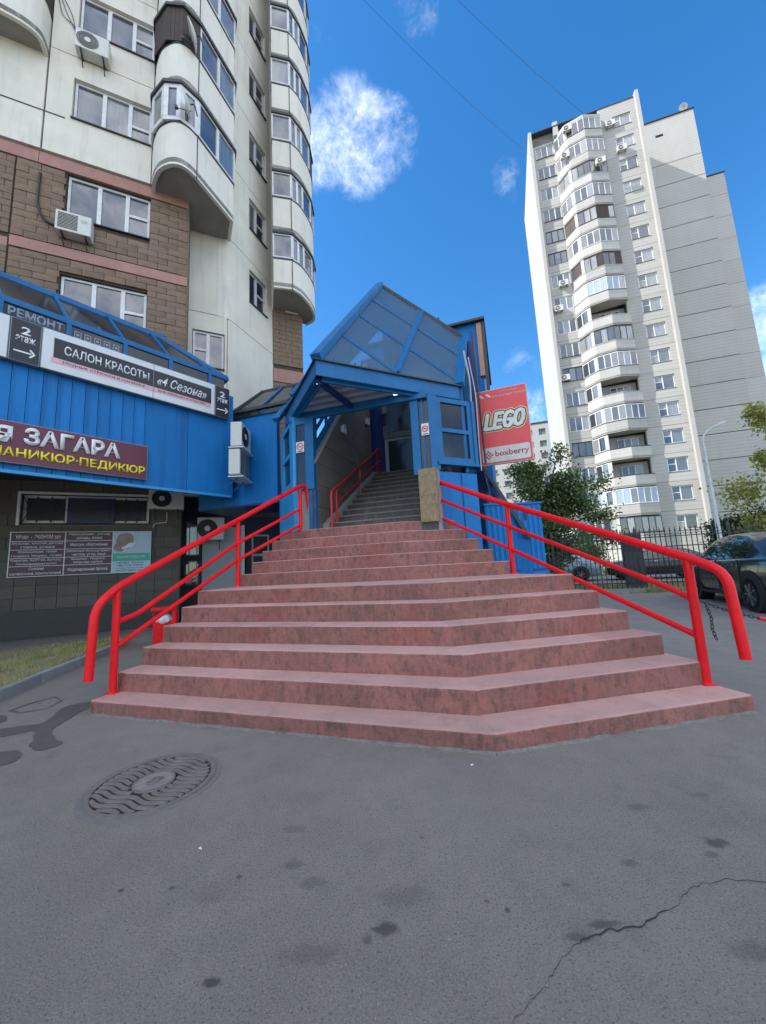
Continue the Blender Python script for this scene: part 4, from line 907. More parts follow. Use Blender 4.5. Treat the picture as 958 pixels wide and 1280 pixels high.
# things behind the glass
MB().box(-9.1, -.3, .5, .55, 5.45, 5.9).obj('inner_wall', mat('dim_inner_wall', (.12, .12, .13), .8), gal)
GT = mat('pale_glass_film', (.28, .33, .42), .5)
text('window_lettering', 'РЕМОНТ', GT, gal, -3.80, -3.10, 5.51, 5.67, .018, .003, .03)
ic = MB()
for k in range(5):
    a = -2.95 + k * .145
    ic.box(a, a + .1, .008, .017, 5.49, 5.505).box(a, a + .1, .008, .017, 5.60, 5.615).box(a, a + .012, .008, .017, 5.505, 5.60).box(a + .088, a + .1, .008, .017, 5.505, 5.60)
    ic.box(a + .03, a + .07, .008, .017, 5.53, 5.575)
ic.obj('window_icons', GT, gal)
text('window_lettering', 'сигареты', GT, gal, -2.08, -1.5, 5.50, 5.60, .018, .002)if False else None

# signs ----------------------------------------------------------------------
SBX = mat('sign_box_white', (.66, .68, .69), .35, (.6, .62, .63), 3, .6); SBK = mat('sign_black_film', (.012, .013, .016), .35); SPK = mat('sign_pink_film', (.72, .42, .46), .45); SG = mat('sign_side_metal', (.25, .26, .27), .4, metal=.5)
MAR = mat('maroon_sign_face', (.13, .012, .035), .35, (.11, .01, .03), 3, .6); YEL = mat('yellow_lettering', (.85, .72, .02), .4)
def gsign(name, label, x0, x1, z0, z1, face, depth=.1, y=-.03):
    t = thing(name, label, 'sign', (G.x + g1.x * x0 - gn.x * (-y), G.y + g1.y * x0 - gn.y * (-y), z0), az=39.5, group='signs on the blue gallery')
    MB().box(0, x1 - x0, -depth, 0, 0, z1 - z0).obj('box', SG, t, bevel=.006)
    MB().box(.012, x1 - x0 - .012, -depth - .004, -depth, .012, z1 - z0 - .012).obj('face', face, t)
    return t
H_ = .72
s1 = gsign('shop_sign', 'long white sign with a black lettered strip and pink strip, under the gallery glass', -3.385, -.465, 4.70, 5.42, SBX)
def q_(x, z): return x + 3.385, z - 4.70
yF = -.105
MB().box(*[q_(-3.23, 0)[0], q_(-1.715, 0)[0]], yF - .003, yF, q_(0, 4.94)[1], q_(0, 5.29)[1]).obj('black_strip', SBK, s1)
MB().box(q_(-1.705, 0)[0], q_(-.55, 0)[0], yF - .003, yF, q_(0, 4.94)[1], q_(0, 5.29)[1]).obj('black_strip', SBK, s1)
MB().box(q_(-3.26, 0)[0], q_(-1.715, 0)[0], yF - .003, yF, q_(0, 4.845)[1], q_(0, 4.935)[1]).obj('pink_strip', SPK, s1)
MB().box(q_(-1.705, 0)[0], q_(-.56, 0)[0], yF - .003, yF, q_(0, 4.845)[1], q_(0, 4.935)[1]).obj('pink_strip', SPK, s1)
MB().box(q_(-1.714, 0)[0], q_(-1.706, 0)[0], yF - .006, yF, .0, H_).obj('box_joint', SG, s1)
text('lettering', 'САЛОН КРАСОТЫ', TEXTW, s1, q_(-3.09, 0)[0], q_(-1.79, 0)[0], .335, .50, yF - .003, .003, .012)
text('lettering', '«4 Сезона»', TEXTW, s1, q_(-1.64, 0)[0], q_(-.66, 0)[0], .31, .51, yF - .003, .003, .008, .35)
text('small_lettering', 'МОДНЫЕ СТРИЖКИ И МАНИКЮР', TEXTK, s1, q_(-3.10, 0)[0], q_(-1.85, 0)[0], .165, .215, yF - .003, .002, .01)
text('small_lettering', 'ДЛЯ ЖЕНЩИН И МУЖЧИН', TEXTK, s1, q_(-1.63, 0)[0], q_(-.68, 0)[0], .165, .215, yF - .003, .002, .01)
def arrow(t, x0, x1, z, m):
    MB().box(x0, x1 - .05, yF - .006, yF - .003, z - .012, z + .012).obj('arrow_shaft', m, t)
    MB().add([(x1 - .08, yF - .006, z + .06), (x1 - .055, yF - .006, z + .07), (x1, yF - .006, z), (x1 - .055, yF - .006, z - .07), (x1 - .08, yF - .006, z - .06), (x1 - .03, yF - .006, z)], [(0, 1, 2, 5), (5, 2, 3, 4)]).obj('arrow_head', m, t, recalc=False)
for nm, a, b, lb_ in (('a', -3.765, -3.39, 'dark square arrow sign reading 2 этаж, left end of the long white sign'), ('b', -.46, -.12, 'narrow dark arrow sign reading 2 этаж, right end at the gallery corner')):
    t = gsign('arrow_sign', lb_, a, b, 4.70, 5.42, SBK); wd = b - a; c = wd / 2
    text('number', '2', TEXTW, t, c - .06, c + .06, .47, .60, yF, .003, .02); text('lettering', 'этаж', TEXTW, t, c - .12, c + .12, .34, .44, yF, .003, .015); arrow(t, c - .13, c + .13, .17, TEXTW)
gsign('blank_sign', 'plain white sign panel left of the dark arrow sign, cut by the frame', -5.2, -3.77, 4.70, 5.42, SBX)
s2 = gsign('shop_sign', 'maroon sign with large white letters above yellow letters, on the lower blue fascia', -5.6, -1.745, 3.06, 3.72, MAR, .07, -.02)
yF2 = -.074
text('large_lettering', 'Я', TEXTW, s2, 5.6 - 3.84, 5.6 - 3.63, .31, .57, yF2, .03, .04)
text('large_lettering', 'ЗАГАРА', TEXTW, s2, 5.6 - 3.50, 5.6 - 2.20, .32, .60, yF2, .03, .035)
text('lower_lettering', 'МАНИКЮР·ПЕДИКЮР', YEL, s2, 5.6 - 3.88, 5.6 - 1.79, .07, .245, yF2, .02, .02)
# price board on the tiled wall
bp_ = BW(-2.26, .03); pb = thing('service_board', 'wide board with a grid of dark text cells and a picture, on the tiled wall', 'notice board', (bp_[0], bp_[1], 1.37), az=64.5)
MB().box(0, 2.57, -.03, 0, 0, .96).obj('panel', SBX, pb)
CELL = mat('dark_maroon_cell', (.095, .03, .055), .45)
rows = [.955, .755, .575, .395, .225, .01]
LTX = [['VIPзал  -  ЭКОНОМ зал'], ['Мужские, женские, детские', 'стрижки, укладки'], ['Окрашивание, химия', 'Голдвелл, Матрикс, Эстель'], ['Кератин, Буст-ап, Ботокс,', 'Ламинирование волос'], ['Солярий', 'вертикальный, горизонтальный']]
RTX = [['Наращивание - ногтей,', 'ресниц, волос'], ['Массаж, обертывание'], ['Депиляция (воск,шугаринг)', 'чистка, уход лица'], ['Маникюр - Педикюр', 'покрытие шеллак'], ['Моделирование бровей']]
for c_, (xa, xb, tx) in enumerate(((.02, .925, LTX), (.945, 1.80, RTX))):
    for i in range(5):
        zt0, zb0 = rows[i] - .008, rows[i + 1] + .004
        MB().box(xa, xb, -.034, -.03, zb0, zt0).obj('cell', CELL, pb); n_ = len(tx[i]); hh = (zt0 - zb0) / n_
        for j, s_ in enumerate(tx[i]):
            zc = zt0 - hh * (j + .5); k = min(.045, hh * .36); wl = min((xb - xa) * .94, len(s_) * .036); cx = (xa + xb) / 2
            text('lettering', s_, TEXTW, pb, cx - wl / 2, cx + wl / 2, zc - k, zc + k, -.034, .002, .012)
MB().box(1.82, 2.56, -.034, -.03, .45, .955).obj('picture', mat('pale_blue_print', (.38, .5, .62), .5, (.5, .58, .66), 3, .8), pb)
mb = MB(); b_ = blob(2.05, .74, .16, .2, .3, 8, 26, .22); mb.add([(x, -.0365, z) for x, z in b_], [tuple(range(len(b_)))]); b_ = blob(1.93, .58, .1, .1, 0, 9, 20, .3); mb.add([(x, -.0368, z) for x, z in b_], [tuple(range(len(b_)))])
mb.obj('portrait_shape', mat('beige_print', (.4, .3, .25), .6, (.22, .15, .12), 9, 1), pb, recalc=False)
mb = MB(); b_ = blob(2.12, .62, .12, .05, .4, 18, 20, .5); mb.add([(x, -.0372, z) for x, z in b_], [tuple(range(len(b_)))]); mb.obj('flower_shape', TEXTW, pb, recalc=False)
MB().box(1.82, 2.56, -.036, -.03, .27, .45).obj('teal_band', mat('teal_print', (.05, .42, .33), .5), pb)
MB().box(1.82, 2.56, -.034, -.03, .012, .27).obj('text_field', mat('pale_cyan_print', (.42, .6, .68), .5), pb)
for k in range(4): text('small_lettering', ['массаж лица и тела', 'уход за кожей', 'чистка лица', 'пилинг, маски'][k], mat('navy_print', (.03, .05, .12), .5), pb, 1.9, 2.42, .03 + .06 * k, .065 + .06 * k, -.034, .001, .01)
text('small_lettering', 'КОСМЕТОЛОГИЯ', TEXTW, pb, 1.9, 2.45, .34, .39, -.036, .001)

# ================================================================== ENTRANCE PAVILION (local x along the portal, y up the stairs)
PO = Vector((-1.71, 7.12)); pu = dirh(108); pv = dirh(18)
def PW(u, v): q = PO + pu * u + pv * v; return q.x, q.y
pa = thing('entrance_pavilion', 'blue framed entrance pavilion with a steep folded glass roof above the red steps', 'pavilion', (PO.x, PO.y, 0), az=108)
ZB, ZTp = 4.16, 4.42
A_ = (1.25, -1.28); LO = (-.37, .40); RO = (2.77, .15); RB = (3.42, .79)
def beam(name, p, q, z0, z1, w_, m=BLUEF, par=pa, left=True):
    p = Vector(p); q = Vector(q); d = (q - p).normalized(); n_ = Vector((-d.y, d.x)) * w_ * (1 if left else -1)
    return MB().prism([tuple(p), tuple(q), tuple(q + n_), tuple(p + n_)], z0, z1).obj(name, m, par, bevel=.006)
beam('fascia_beam', LO, A_, ZB, ZTp, .12); beam('fascia_beam', A_, (3.2, .57), ZB, ZTp, .12)
MB().slab([(LO[0] - .03, LO[1] - .03, ZTp + .004), (A_[0], A_[1] - .05, ZTp + .004), (3.26, .57, ZTp + .004), (3.14, .66, ZTp + .004), (A_[0], A_[1] + .13, ZTp + .004), (LO[0] + .1, LO[1] + .1, ZTp + .004)], .02).obj('drip_edge', SILL, pa)
LAM2 = mat('pale_ceiling_slats', (.36, .50, .62), .25, (.28, .4, .5), 3, .8)
LAM = mat('polished_ceiling_slats', (.2, .3, .4), .25, (.14, .22, .3), 3, .8)
# ceiling of slats inside the triangle
for k in range(12):
    y0 = -1.1 + .118 * k; y1 = y0 + .108
    if y1 > .14: break
    def xr(y): return (A_[0] - (y + 1.28) * .965 + .14, A_[0] + (y + 1.28) * 1.06 - .14)
    a0, b0 = xr(y0); a1, b1 = xr(y1)
    if b0 - a0 < .05: continue
    MB().prism([(a0, y0), (b0, y0), (min(b1, 2.6), y1), (max(a1, .0), y1)], 4.2, 4.212).obj('ceiling_slat', LAM if k % 2 else LAM2, pa)
MB().prism([(LO[0] + .2, .3), (A_[0], -1.1), (2.7, .25)], 4.214, 4.22).obj('ceiling_deck', DGREY, pa)
beam('inner_frame', (0.02, .1), (1.27, -1.12), 4.12, 4.2, .05, BLUEF); beam('inner_frame', (1.27, -1.12), (2.62, .12), 4.12, 4.2, .05, BLUEF)
beam('ceiling_strut', (1.24, -1.1), (1.34, .02), 4.1, 4.18, .075, BLUED)
beam('portal_beam', (-.02, -.02), (2.68, -.02), 4.06, 4.20, .08, BLUEF)
LAMP = mat('lamp_glass', (.8, .8, .76), .3, emit=((1, .95, .85), .6))
for (x, y, wd) in ((1.16, -1.0, .1), (2.2, -.12, .14)):
    t = thing('ceiling_light', 'small white ceiling light under the canopy, ' + ('near the pointed front corner' if y < -.5 else 'toward the right posts'), 'lamp', (*PW(x, y), 4.165), az=108)
    MB().box(-wd / 2, wd / 2, -.035, .035, 0, .03).obj('housing', PVC, t); MB().box(-wd / 2 + .01, wd / 2 - .01, -.028, .028, -.006, 0).obj('diffuser', LAMP, t)
# roof: frame and panes on the climbing planes
A3 = Vector((1.25, -1.28, 4.43)); AP = Vector((1.28, 2.27, 8.30)); TR = Vector((3.22, 2.45, 6.47)); BR = Vector((3.20, .75, 4.65)); BE = Vector((3.1, .53, 4.43))
upv = (AP - A3); dn = (TR - AP)
def rp(a, b): return A3 + upv * a + dn * b      # a: 0..1 up, b: 0..1 down the slope
NP = 4; ax = [.245, .495, .745, 1.0]
BN = (AP - A3).cross(TR - AP).normalized()
def zcut(b): # lowest a on the beam line (z = 4.44)
    return max(0, (4.44 - 4.43 - dn.z * b) / upv.z)
sg = 1
for side in (1, -1):
    def M_(p): return Vector((p.x, p.y, p.z)) if side == 1 else Vector((2 * 1.265 - p.x, p.y, p.z))
    bs = [0, .52, 1.0]
    al = [0] + ax
    for bi in range(2):
        for k in range(len(ax)):
            a0, a1 = al[k], al[k + 1]; b0, b1 = bs[bi], bs[bi + 1]
            # clip the cell by the beam line a >= -dn.z*b/upv.z
            c = -dn.z / upv.z; cell = [(a0, b0), (a1, b0), (a1, b1), (a0, b1)]; out = []
            for i in range(4):
                p, q = cell[i], cell[(i + 1) % 4]; fp, fq = p[0] - c * p[1] * .985, q[0] - c * q[1] * .985
                if fp >= 0: out.append(p)
                if fp * fq < 0: t_ = fp / (fp - fq); out.append((p[0] + (q[0] - p[0]) * t_, p[1] + (q[1] - p[1]) * t_))
            if len(out) < 3: continue
            ctr = (sum(p[0] for p in out) / len(out), sum(p[1] for p in out) / len(out))
            out = [(ctr[0] + (p[0] - ctr[0]) * .985, ctr[1] + (p[1] - ctr[1]) * .985) for p in out]
            MB().slab([tuple(M_(rp(*p))) for p in out], .01).obj('roof_pane', GLASS, pa)
    off = BN * .02 if side == 1 else Vector((-BN.x, BN.y, BN.z)) * .02
    if BN.z < 0: off = -off
    def rb_(p, q, w_, h_, nm, m): MB().bar(tuple(M_(rp(*p)) + off), tuple(M_(rp(*q)) + off), w_, h_).obj(nm, m, pa, bevel=.004)
    c = -dn.z / upv.z
    for a_ in ax[:-1]:
        bmax = min(1, a_ / c); rb_((a_, 0), (a_, bmax), .045, .05, 'purlin', BLUEF)
    rb_((1.0, 0), (1.0, 1.0), .07, .07, 'top_purlin', SILL)
    rb_((c * .52, .52), (1.0, .52), .10, .07, 'rafter', BLUEF)
    rb_((c * 1.0, 1.0), (1.0, 1.0), .16, .10, 'eaves_beam', BLUEF)
    if side == 1:
        MB().bar(tuple(A3 + off), tuple(AP + off), .17, .12).obj('ridge_beam', BLUEF, pa, bevel=.006)
# rear gable of the glass roof
MB().slab([tuple(AP + Vector((0, .06, -.03))), tuple(TR + Vector((0, -.1, 0))), (3.2, 2.42, 4.4), (1.27, 2.3, 4.4)], .03).obj('rear_glazing', SIDEGL, pa)
MB().slab([tuple(AP + Vector((0, .06, -.03))), (-.69, 2.35, 6.47), (-.69, 2.35, 5.6), (1.27, 2.3, 7.2)], .03).obj('rear_glazing', DARKGL, pa)
# right flank
def flank(side):
    mx = (lambda x: x) if side == 1 else (lambda x: 2 * 1.265 - x)
    return mx
MB().slab([(3.2, .6, 2.85), (3.2, 2.45, 2.85), (3.2, 2.45, 6.4), (3.2, .76, 4.6)], .02).obj('flank_glazing', SIDEGL, pa)
for y, z1 in ((.66, 4.5), (1.3, 5.2), (1.9, 5.85), (2.45, 6.4)): MB().box(3.19, 3.25, y - .03, y + .03, 2.8, z1).obj('flank_post', BLUEF, pa)
MB().box(3.17, 3.42, 2.5, 8.2, 0, 6.4).obj('flank_wall', BLUED, pa)
for k in range(6): MB().box(3.425, 3.44, 2.6 + k * .9, 2.66 + k * .9, 2.9, 6.4).obj('wall_rib', BLUE, pa)
# corner columns and side windows
def colm(name, u0, u1, v0, v1, z0, z1, m=BLUE): return MB().box(u0, u1, v0, v1, z0, z1).obj(name, m, pa, bevel=.008)
T_r = Matrix.Translation((2.70, .085, 0)) @ Matrix.Rotation(R(43.4), 4, 'Z')      # right bay face
T_l = Matrix.Translation((-.02, .05, 0)) @ Matrix.Rotation(R(133.5), 4, 'Z')      # left bay face, running back-left
MB(T_r).box(-.02, .17, -.0, .18, 2.80, 4.158).obj('corner_column', BLUEF, pa, bevel=.008)
MB(T_r).box(.17, .95, .03, .2, 0, 2.78).box(-.02, .17, .01, .2, 0, 2.78).obj('lower_wall', BLUE, pa)
MB(T_r).box(.60, .612, .018, .03, 0, 2.78).obj('wall_joint', BLUED, pa)
window(pa, .17, .93, 2.96, 4.15, .02, (), {0: .49}, T=T_r, fm=BLUEF, pm=SIDEGL, t=.09, sill=False)
MB(T_r).box(.12, .99, -.03, .1, 2.90, 2.955).obj('window_sill', BLUEF, pa)
MB(T_r).box(.93, 1.0, .0, .16, 2.9, 4.158).obj('corner_post', BLUEF, pa)
# the left bay face looks toward the street: its outside is on the right hand of its run, so it is built with y reversed
MB(T_l).box(-.14, .10, -.16, .0, 1.5, 4.158).obj('corner_column', BLUEP, pa, bevel=.008)
MB(T_l).box(-.1, 1.45, -.2, -.03, 0, 2.82).obj('lower_wall', BLUEP, pa)
f_ = MB(T_l); f_.box(.10, .98, -.09, -.01, 2.82, 2.92).box(.10, .98, -.09, -.01, 4.06, 4.158).box(.10, .2, -.09, -.01, 2.92, 4.06).box(.86, .98, -.09, -.01, 2.92, 4.06).box(.2, .86, -.09, -.01, 3.44, 3.53)
fo = f_.obj('window', BLUEP, pa); MB(T_l).box(.2, .86, -.06, -.05, 2.92, 3.44).obj('pane', DARKGL, fo); MB(T_l).box(.2, .86, -.06, -.05, 3.53, 4.06).obj('pane', DARKGL, fo)
MB(T_l).box(.98, 1.2, -.2, -.03, 2.82, 4.158).obj('rear_column', BLUEP, pa)
# glazed strip left of the opening
f_ = MB(); f_.box(.06, .13, -.02, .05, 2.72, 4.06).box(.33, .50, -.03, .08, 2.70, 4.06).box(.13, .33, -.02, .04, 2.70, 2.80).box(.13, .33, -.02, .04, 3.98, 4.06)
fo = f_.obj('window', BLUEF, pa); MB().box(.13, .33, .0, .012, 2.80, 3.98).obj('pane', SIDEGL, fo)
colm('door_post', .36, .50, .0, .12, 1.6, 2.70, BLUEF)
MB().box(.08, .345, .03, .1, 1.5, 2.70).obj('pier', CONC, pa)
# right posts
colm('door_post', 2.38, 2.52, .02, .14, 2.72, 4.06, BLUEF)
MB().box(2.52, 2.68, .06, .075, 2.8, 4.06).obj('narrow_pane', SIDEGL, pa); MB().box(2.57, 2.60, .045, .09, 2.8, 4.06).obj('narrow_mullion', BLUEF, pa)
ob = thing('chipboard_sheet', 'raw chipboard sheet standing at the right side of the dark stairs, below the blue post', 'board', (*PW(2.47, -.03), 1.9), az=108)
MB().box(0, .30, -.02, .0, 0, .44).obj('sheet', OSB, ob); MB().box(0, .30, -.018, .002, .443, .90).obj('sheet', OSB, ob)
MB().box(2.46, 2.80, .0, .12, 1.5, 2.78).obj('pier', CONC, pa)
# ---- inner stairs
TW = mat('grey_wall_tile', (.145, .13, .112), .7, (.115, .102, .088), 5, .9, .1, 30, rnd=.06)
def coping(v): return 3.15 + 1.12 * (v + .03)
ht = .42; z = 1.55; row = 0
while z < 7.2:
    z1 = z + ht - .008; v = 0.0; o2 = .45 if row % 2 else 0
    edges = [0.0] + [o2 + .9 * k for k in range(1, 6) if .05 < o2 + .9 * k < 3.55] + [3.6] if o2 == 0 else [0.0] + [.45 + .9 * k for k in range(0, 5) if .45 + .9 * k < 3.55] + [3.6]
    for a, b in zip(edges, edges[1:]):
        b -= .008
        va = max(a, (z1 - 3.15) / 1.12 - .03); vb_ = max(a, (z - 3.15) / 1.12 - .03)
        if vb_ >= b: continue
        if va <= a: poly = [(a, z), (b, z), (b, z1), (a, z1)]
        elif va < b: poly = [(vb_, z), (b, z), (b, z1), (va, z1)] if vb_ > a else [(a, z), (b, z), (b, z1), (va, z1), (a, coping(a))]
        else: poly = [(vb_, z), (b, z), (b, coping(b))] if vb_ > a else [(a, z), (b, z), (b, coping(b)), (a, coping(a))]
        MB().xprism(poly, .44, .495).obj('wall_tile', TW, pa)
    z += ht; row += 1
MB().xprism([(.0, 1.5), (3.62, 1.5), (3.62, 7.2), (.02, 3.14)], .33, .44).obj('stair_wall', CONC, pa)
MB().bar((.43, .0, 3.19), (.43, 3.6, 7.22), .15, .05).obj('wall_coping', mat('pale_coping', (.34, .33, .31), .8), pa)
MB().bar((.40, .02, 3.34), (.40, 3.0, 6.68), .08, .07).obj('glazing_rail', BLUEF, pa)
MB().bar((.40, .02, 3.66), (.40, 2.6, 6.55), .05, .05).obj('glazing_rail', BLUEF, pa)
for v_ in (.25, .75, 1.25, 1.75): MB().box(.375, .425, v_ - .025, v_ + .025, coping(v_) + .1, min(coping(v_) + 1.6, 6)).obj('glazing_bar', BLUEF, pa)
nst = 11; r0, v0, dr, dv = 1.93, .36, .155, .268
for k in range(nst):
    z1 = r0 + dr * (k + 1); a = v0 + dv * k
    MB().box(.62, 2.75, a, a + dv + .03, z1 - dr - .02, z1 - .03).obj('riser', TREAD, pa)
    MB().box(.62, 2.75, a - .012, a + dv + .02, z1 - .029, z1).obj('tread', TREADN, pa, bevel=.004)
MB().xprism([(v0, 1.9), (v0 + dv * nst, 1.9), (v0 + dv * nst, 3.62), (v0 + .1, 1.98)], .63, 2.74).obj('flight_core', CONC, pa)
MB().xprism([(v0 - .1, 1.9), (v0 - .1, 2.06), (v0 + dv * nst, 2.06 + .155 * nst), (v0 + dv * nst, 1.9)], .505, .64).obj('side_kerb', CONC, pa)
vt = v0 + dv * nst; zt3 = r0 + dr * nst
MB().box(.5, 2.75, vt, 6, zt3 - .2, zt3 - .003).obj('landing', CONC, pa)
MB().prism([(-.1, .0), (2.75, .0), (2.75, .5), (-.1, .5)], 1.6, 1.925).obj('threshold', TREADN, pa)
MB().xprism([(.75, 1.5), (3.6, 1.5), (3.6, 5.6), (2.0, 5.6), (.75, 4.4)], 2.86, 2.94).obj('stair_wall', CONC, pa)
vd = 3.72
MB().box(.3, .72, vd - .45, vd + .1, 3.4, 7).obj('blue_pier', BLUED, pa)
f_ = MB(); f_.box(.74, .84, vd, vd + .06, zt3, 4.75).box(.84, 2.4, vd, vd + .06, 4.68, 4.75).box(.84, 2.4, vd, vd + .06, zt3, zt3 + .09).box(1.56, 1.60, vd, vd + .06, zt3 + .09, 4.68).box(2.3, 2.4, vd, vd + .06, zt3, 4.75)
do = f_.obj('door', LGREY, pa); DG = glass_mat('door_glass', (.2, .22, .24), .12, .02)
MB().box(.84, 1.56, vd + .02, vd + .03, zt3 + .09, 4.68).obj('pane', DG, do); MB().box(1.60, 2.3, vd + .02, vd + .03, zt3 + .09, 4.68).obj('pane', DG, do)
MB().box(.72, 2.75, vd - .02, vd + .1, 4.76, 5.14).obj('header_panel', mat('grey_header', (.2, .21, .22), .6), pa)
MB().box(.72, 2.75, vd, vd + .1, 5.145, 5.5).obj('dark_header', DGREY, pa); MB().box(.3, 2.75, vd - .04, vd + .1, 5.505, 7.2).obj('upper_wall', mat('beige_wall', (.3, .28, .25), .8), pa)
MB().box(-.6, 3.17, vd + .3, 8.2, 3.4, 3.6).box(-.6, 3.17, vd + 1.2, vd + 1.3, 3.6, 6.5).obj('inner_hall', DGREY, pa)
MB().slab([(.9, vd - .15, 5.48), (1.5, vd - .15, 5.48), (1.5, vd - 1.4, 4.9), (.9, vd - 1.4, 4.9)], .03)
# dim red rail inside
ir = thing('inner_railing', 'dull red railing climbing the left side of the dark inner stairs', 'railing', (*PW(.72, .3), 1.93), az=108)
def IR(v, z): return (0, v - .3, z - 1.93)
MB().tube(fillet([IR(.22, 1.95), IR(.22, 2.66), IR(.5, 2.80), IR(3.25, 4.36), IR(3.25, 3.6)], .1), .026, 10).obj('top_rail', REDI, ir, smooth=True)
MB().tube([IR(.45, 2.46), IR(3.25, 4.03)], .02, 8).obj('middle_rail', REDI, ir, smooth=True)
for v, a, b in ((.45, 1.95, 2.77), (1.75, 2.7, 3.5), (3.05, 3.55, 4.24)): MB().tube([IR(v, a), IR(v, b)], .022, 8).obj('post', REDI, ir, smooth=True)
# no smoking signs
def nosmoke(u, v, z, label, az=108, w_=.17, h_=.21):
    t = thing('no_smoking_sign', label, 'sign', (*PW(u, v), z), az=az, group='no smoking signs on the posts')
    MB().box(0, w_, -.004, 0, 0, h_).obj('plate', PVC, t); cx, cz = w_ / 2, h_ * .55; r_ = w_ * .38; ring = [(cx + r_ * math.cos(q * math.pi / 12), -.006, cz + r_ * math.sin(q * math.pi / 12)) for q in range(25)]
    MB().tube(ring, .009, 5).obj('red_ring', RED, t); MB().bar((cx - r_ * .7, -.007, cz + r_ * .7), (cx + r_ * .7, -.007, cz - r_ * .7), .012, .004).obj('red_bar', RED, t)
    MB().box(cx - r_ * .6, cx + r_ * .55, -.0055, -.004, cz - .008, cz + .008).obj('cigarette', TEXTK, t); MB().box(.02, w_ - .02, -.005, -.004, .012, .028).obj('caption_line', TEXTK, t)
nosmoke(.14, -.03, 3.42, 'white no smoking sign on the narrow glass strip left of the opening')
nosmoke(2.56, .03, 3.40, 'white no smoking sign with a red ring between the two right hand posts', w_=.13)
for (v, z, lb_) in ((1.35, 4.2, 'small white lamp on the grey tiled stair wall, nearer to the entrance'), (2.95, 4.95, 'small pale box lamp high on the stair wall beside the dark blue pier')):
    t = thing('wall_lamp', lb_, 'lamp', (*PW(.5, v), z), az=108); MB().box(0, .07, -.09, .09, 0, .14).obj('housing', PVC, t, bevel=.01); MB().box(.02, .085, -.05, .05, .14, .19).obj('bracket', LGREY, t)

# ---- upper passage block behind the glass roof
up_ = thing('upper_passage', 'blue corrugated block with an orange corner strip rising behind the glass roof', 'building', (*PW(0, 4.3), 0), az=108)
MB().box(.2, 3.56, .05, 4.2, 3.3, 8.0).obj('wall', BLUE, up_)
for k in range(12): MB().box(.3 + .27 * k, .33 + .27 * k, .03, .05, 6.0, 8.0).obj('wall_rib', BLUE, up_)
MB().box(3.48, 3.61, -.02, .2, 6.35, 7.95).obj('corner_strip', mat('orange_brown_board', (.46, .27, .17), .7, (.36, .2, .12), 9, 1), up_)
MB().box(.1, 3.72, -.1, 4.3, 8.0, 8.07).obj('roof_edge', SILL, up_); MB().box(3.62, 3.70, .0, .08, 4.2, 8.0).obj('downpipe', DGREY, up_)
MB().tube([(2.45, -.1, 8.0), (2.45, -.1, 8.35)], .03, 6).obj('roof_post', BLUE, up_); MB().bar((1.2, -.12, 8.33), (2.45, -.12, 8.3), .03).obj('roof_rod', SILL, up_)
# bundled pipes on the flank wall
dp = thing('wall_pipes', 'bundle of pale and dark pipes on the dark blue flank beside the hanging sign', 'pipe', (*PW(3.48, .85), 0), az=108)
MB().tube(fillet([(-.17, .1, 5.3), (-.10, .1, 4.7), (-.13, .1, 3.6), (-.10, .1, 3.0)], .2), .018, 8).obj('pipe', LGREY, dp, smooth=True); MB().tube(fillet([(-.10, .2, 5.2), (-.02, .2, 4.4), (-.04, .2, 3.5), (-.04, .2, 2.9)], .2), .015, 8).obj('pipe', STEEL, dp, smooth=True)
MB().tube([(.0, .5, 5.9), (.04, .5, 3.1)], .02, 8).obj('pipe', DGREY, dp, smooth=True)

# ---- lean-to glazing and blue linking wall on the left
lk = thing('linking_wall', 'blue wall with a dark glass lean-to roof joining the gallery to the entrance pavilion', 'wall', (*PW(-1.0, 1.05), 0), az=108)
MB().box(-2.2, .0, .0, .12, 2.78, 4.86).obj('wall', BLUE, lk); MB().box(-2.2, .0, .0, 1.2, 2.74, 2.78).obj('underside', BLUED, lk)
MB().box(-2.2, .28, -.04, .02, 4.86, 4.98).obj('lower_glass', DARKGL, lk); MB().bar((-2.2, -.06, 5.02), (.35, -.06, 5.02), .07, .07).obj('eaves_rail', DGREY, lk)
for a, b, c, d in ((-1.16, -.36, -.98, -.38), (-.32, .24, -.34, .5)): MB().slab([(a, -.05, 5.04), (b, -.05, 5.04), (d, .85, 5.92), (c, .85, 5.92)], .01).obj('roof_pane', DARKGL, lk)
MB().slab([(-1.18, -.05, 5.04), (-1.0, .85, 5.92), (-1.25, 1.1, 5.04)], .01).obj('roof_pane', DARKGL, lk)
MB().bar((-.34, -.06, 5.05), (-.36, .86, 5.94), .05).obj('rafter', BLUEF, lk); MB().bar((-1.17, -.06, 5.05), (-.99, .86, 5.94), .05).obj('rafter', DGREY, lk); MB().bar((-1.0, .86, 5.93), (.6, .86, 5.93), .05).obj('ridge_rail', DGREY, lk)
a5 = make_ac(.66, .56, .24, louver=True); a6 = make_ac(.66, .54, .24, 'dark')
place(a5, -3.24, 8.22, 3.30, -3, 'white louvred air conditioner beside the gallery corner, lower of the stacked pair'); place(a6, -3.21, 8.24, 3.93, -3, 'white air conditioner beside the gallery corner, upper of the stacked pair')
for z in (3.24, 3.88):
    t = thing('shelf_bracket', 'white bracket shelf carrying the ' + ('lower' if z < 3.5 else 'upper') + ' air conditioner at the gallery corner', 'bracket', (-3.22, 8.23, z), az=-3); MB().box(-.36, .36, -.30, .02, 0, .02).obj('shelf', PVC, t)

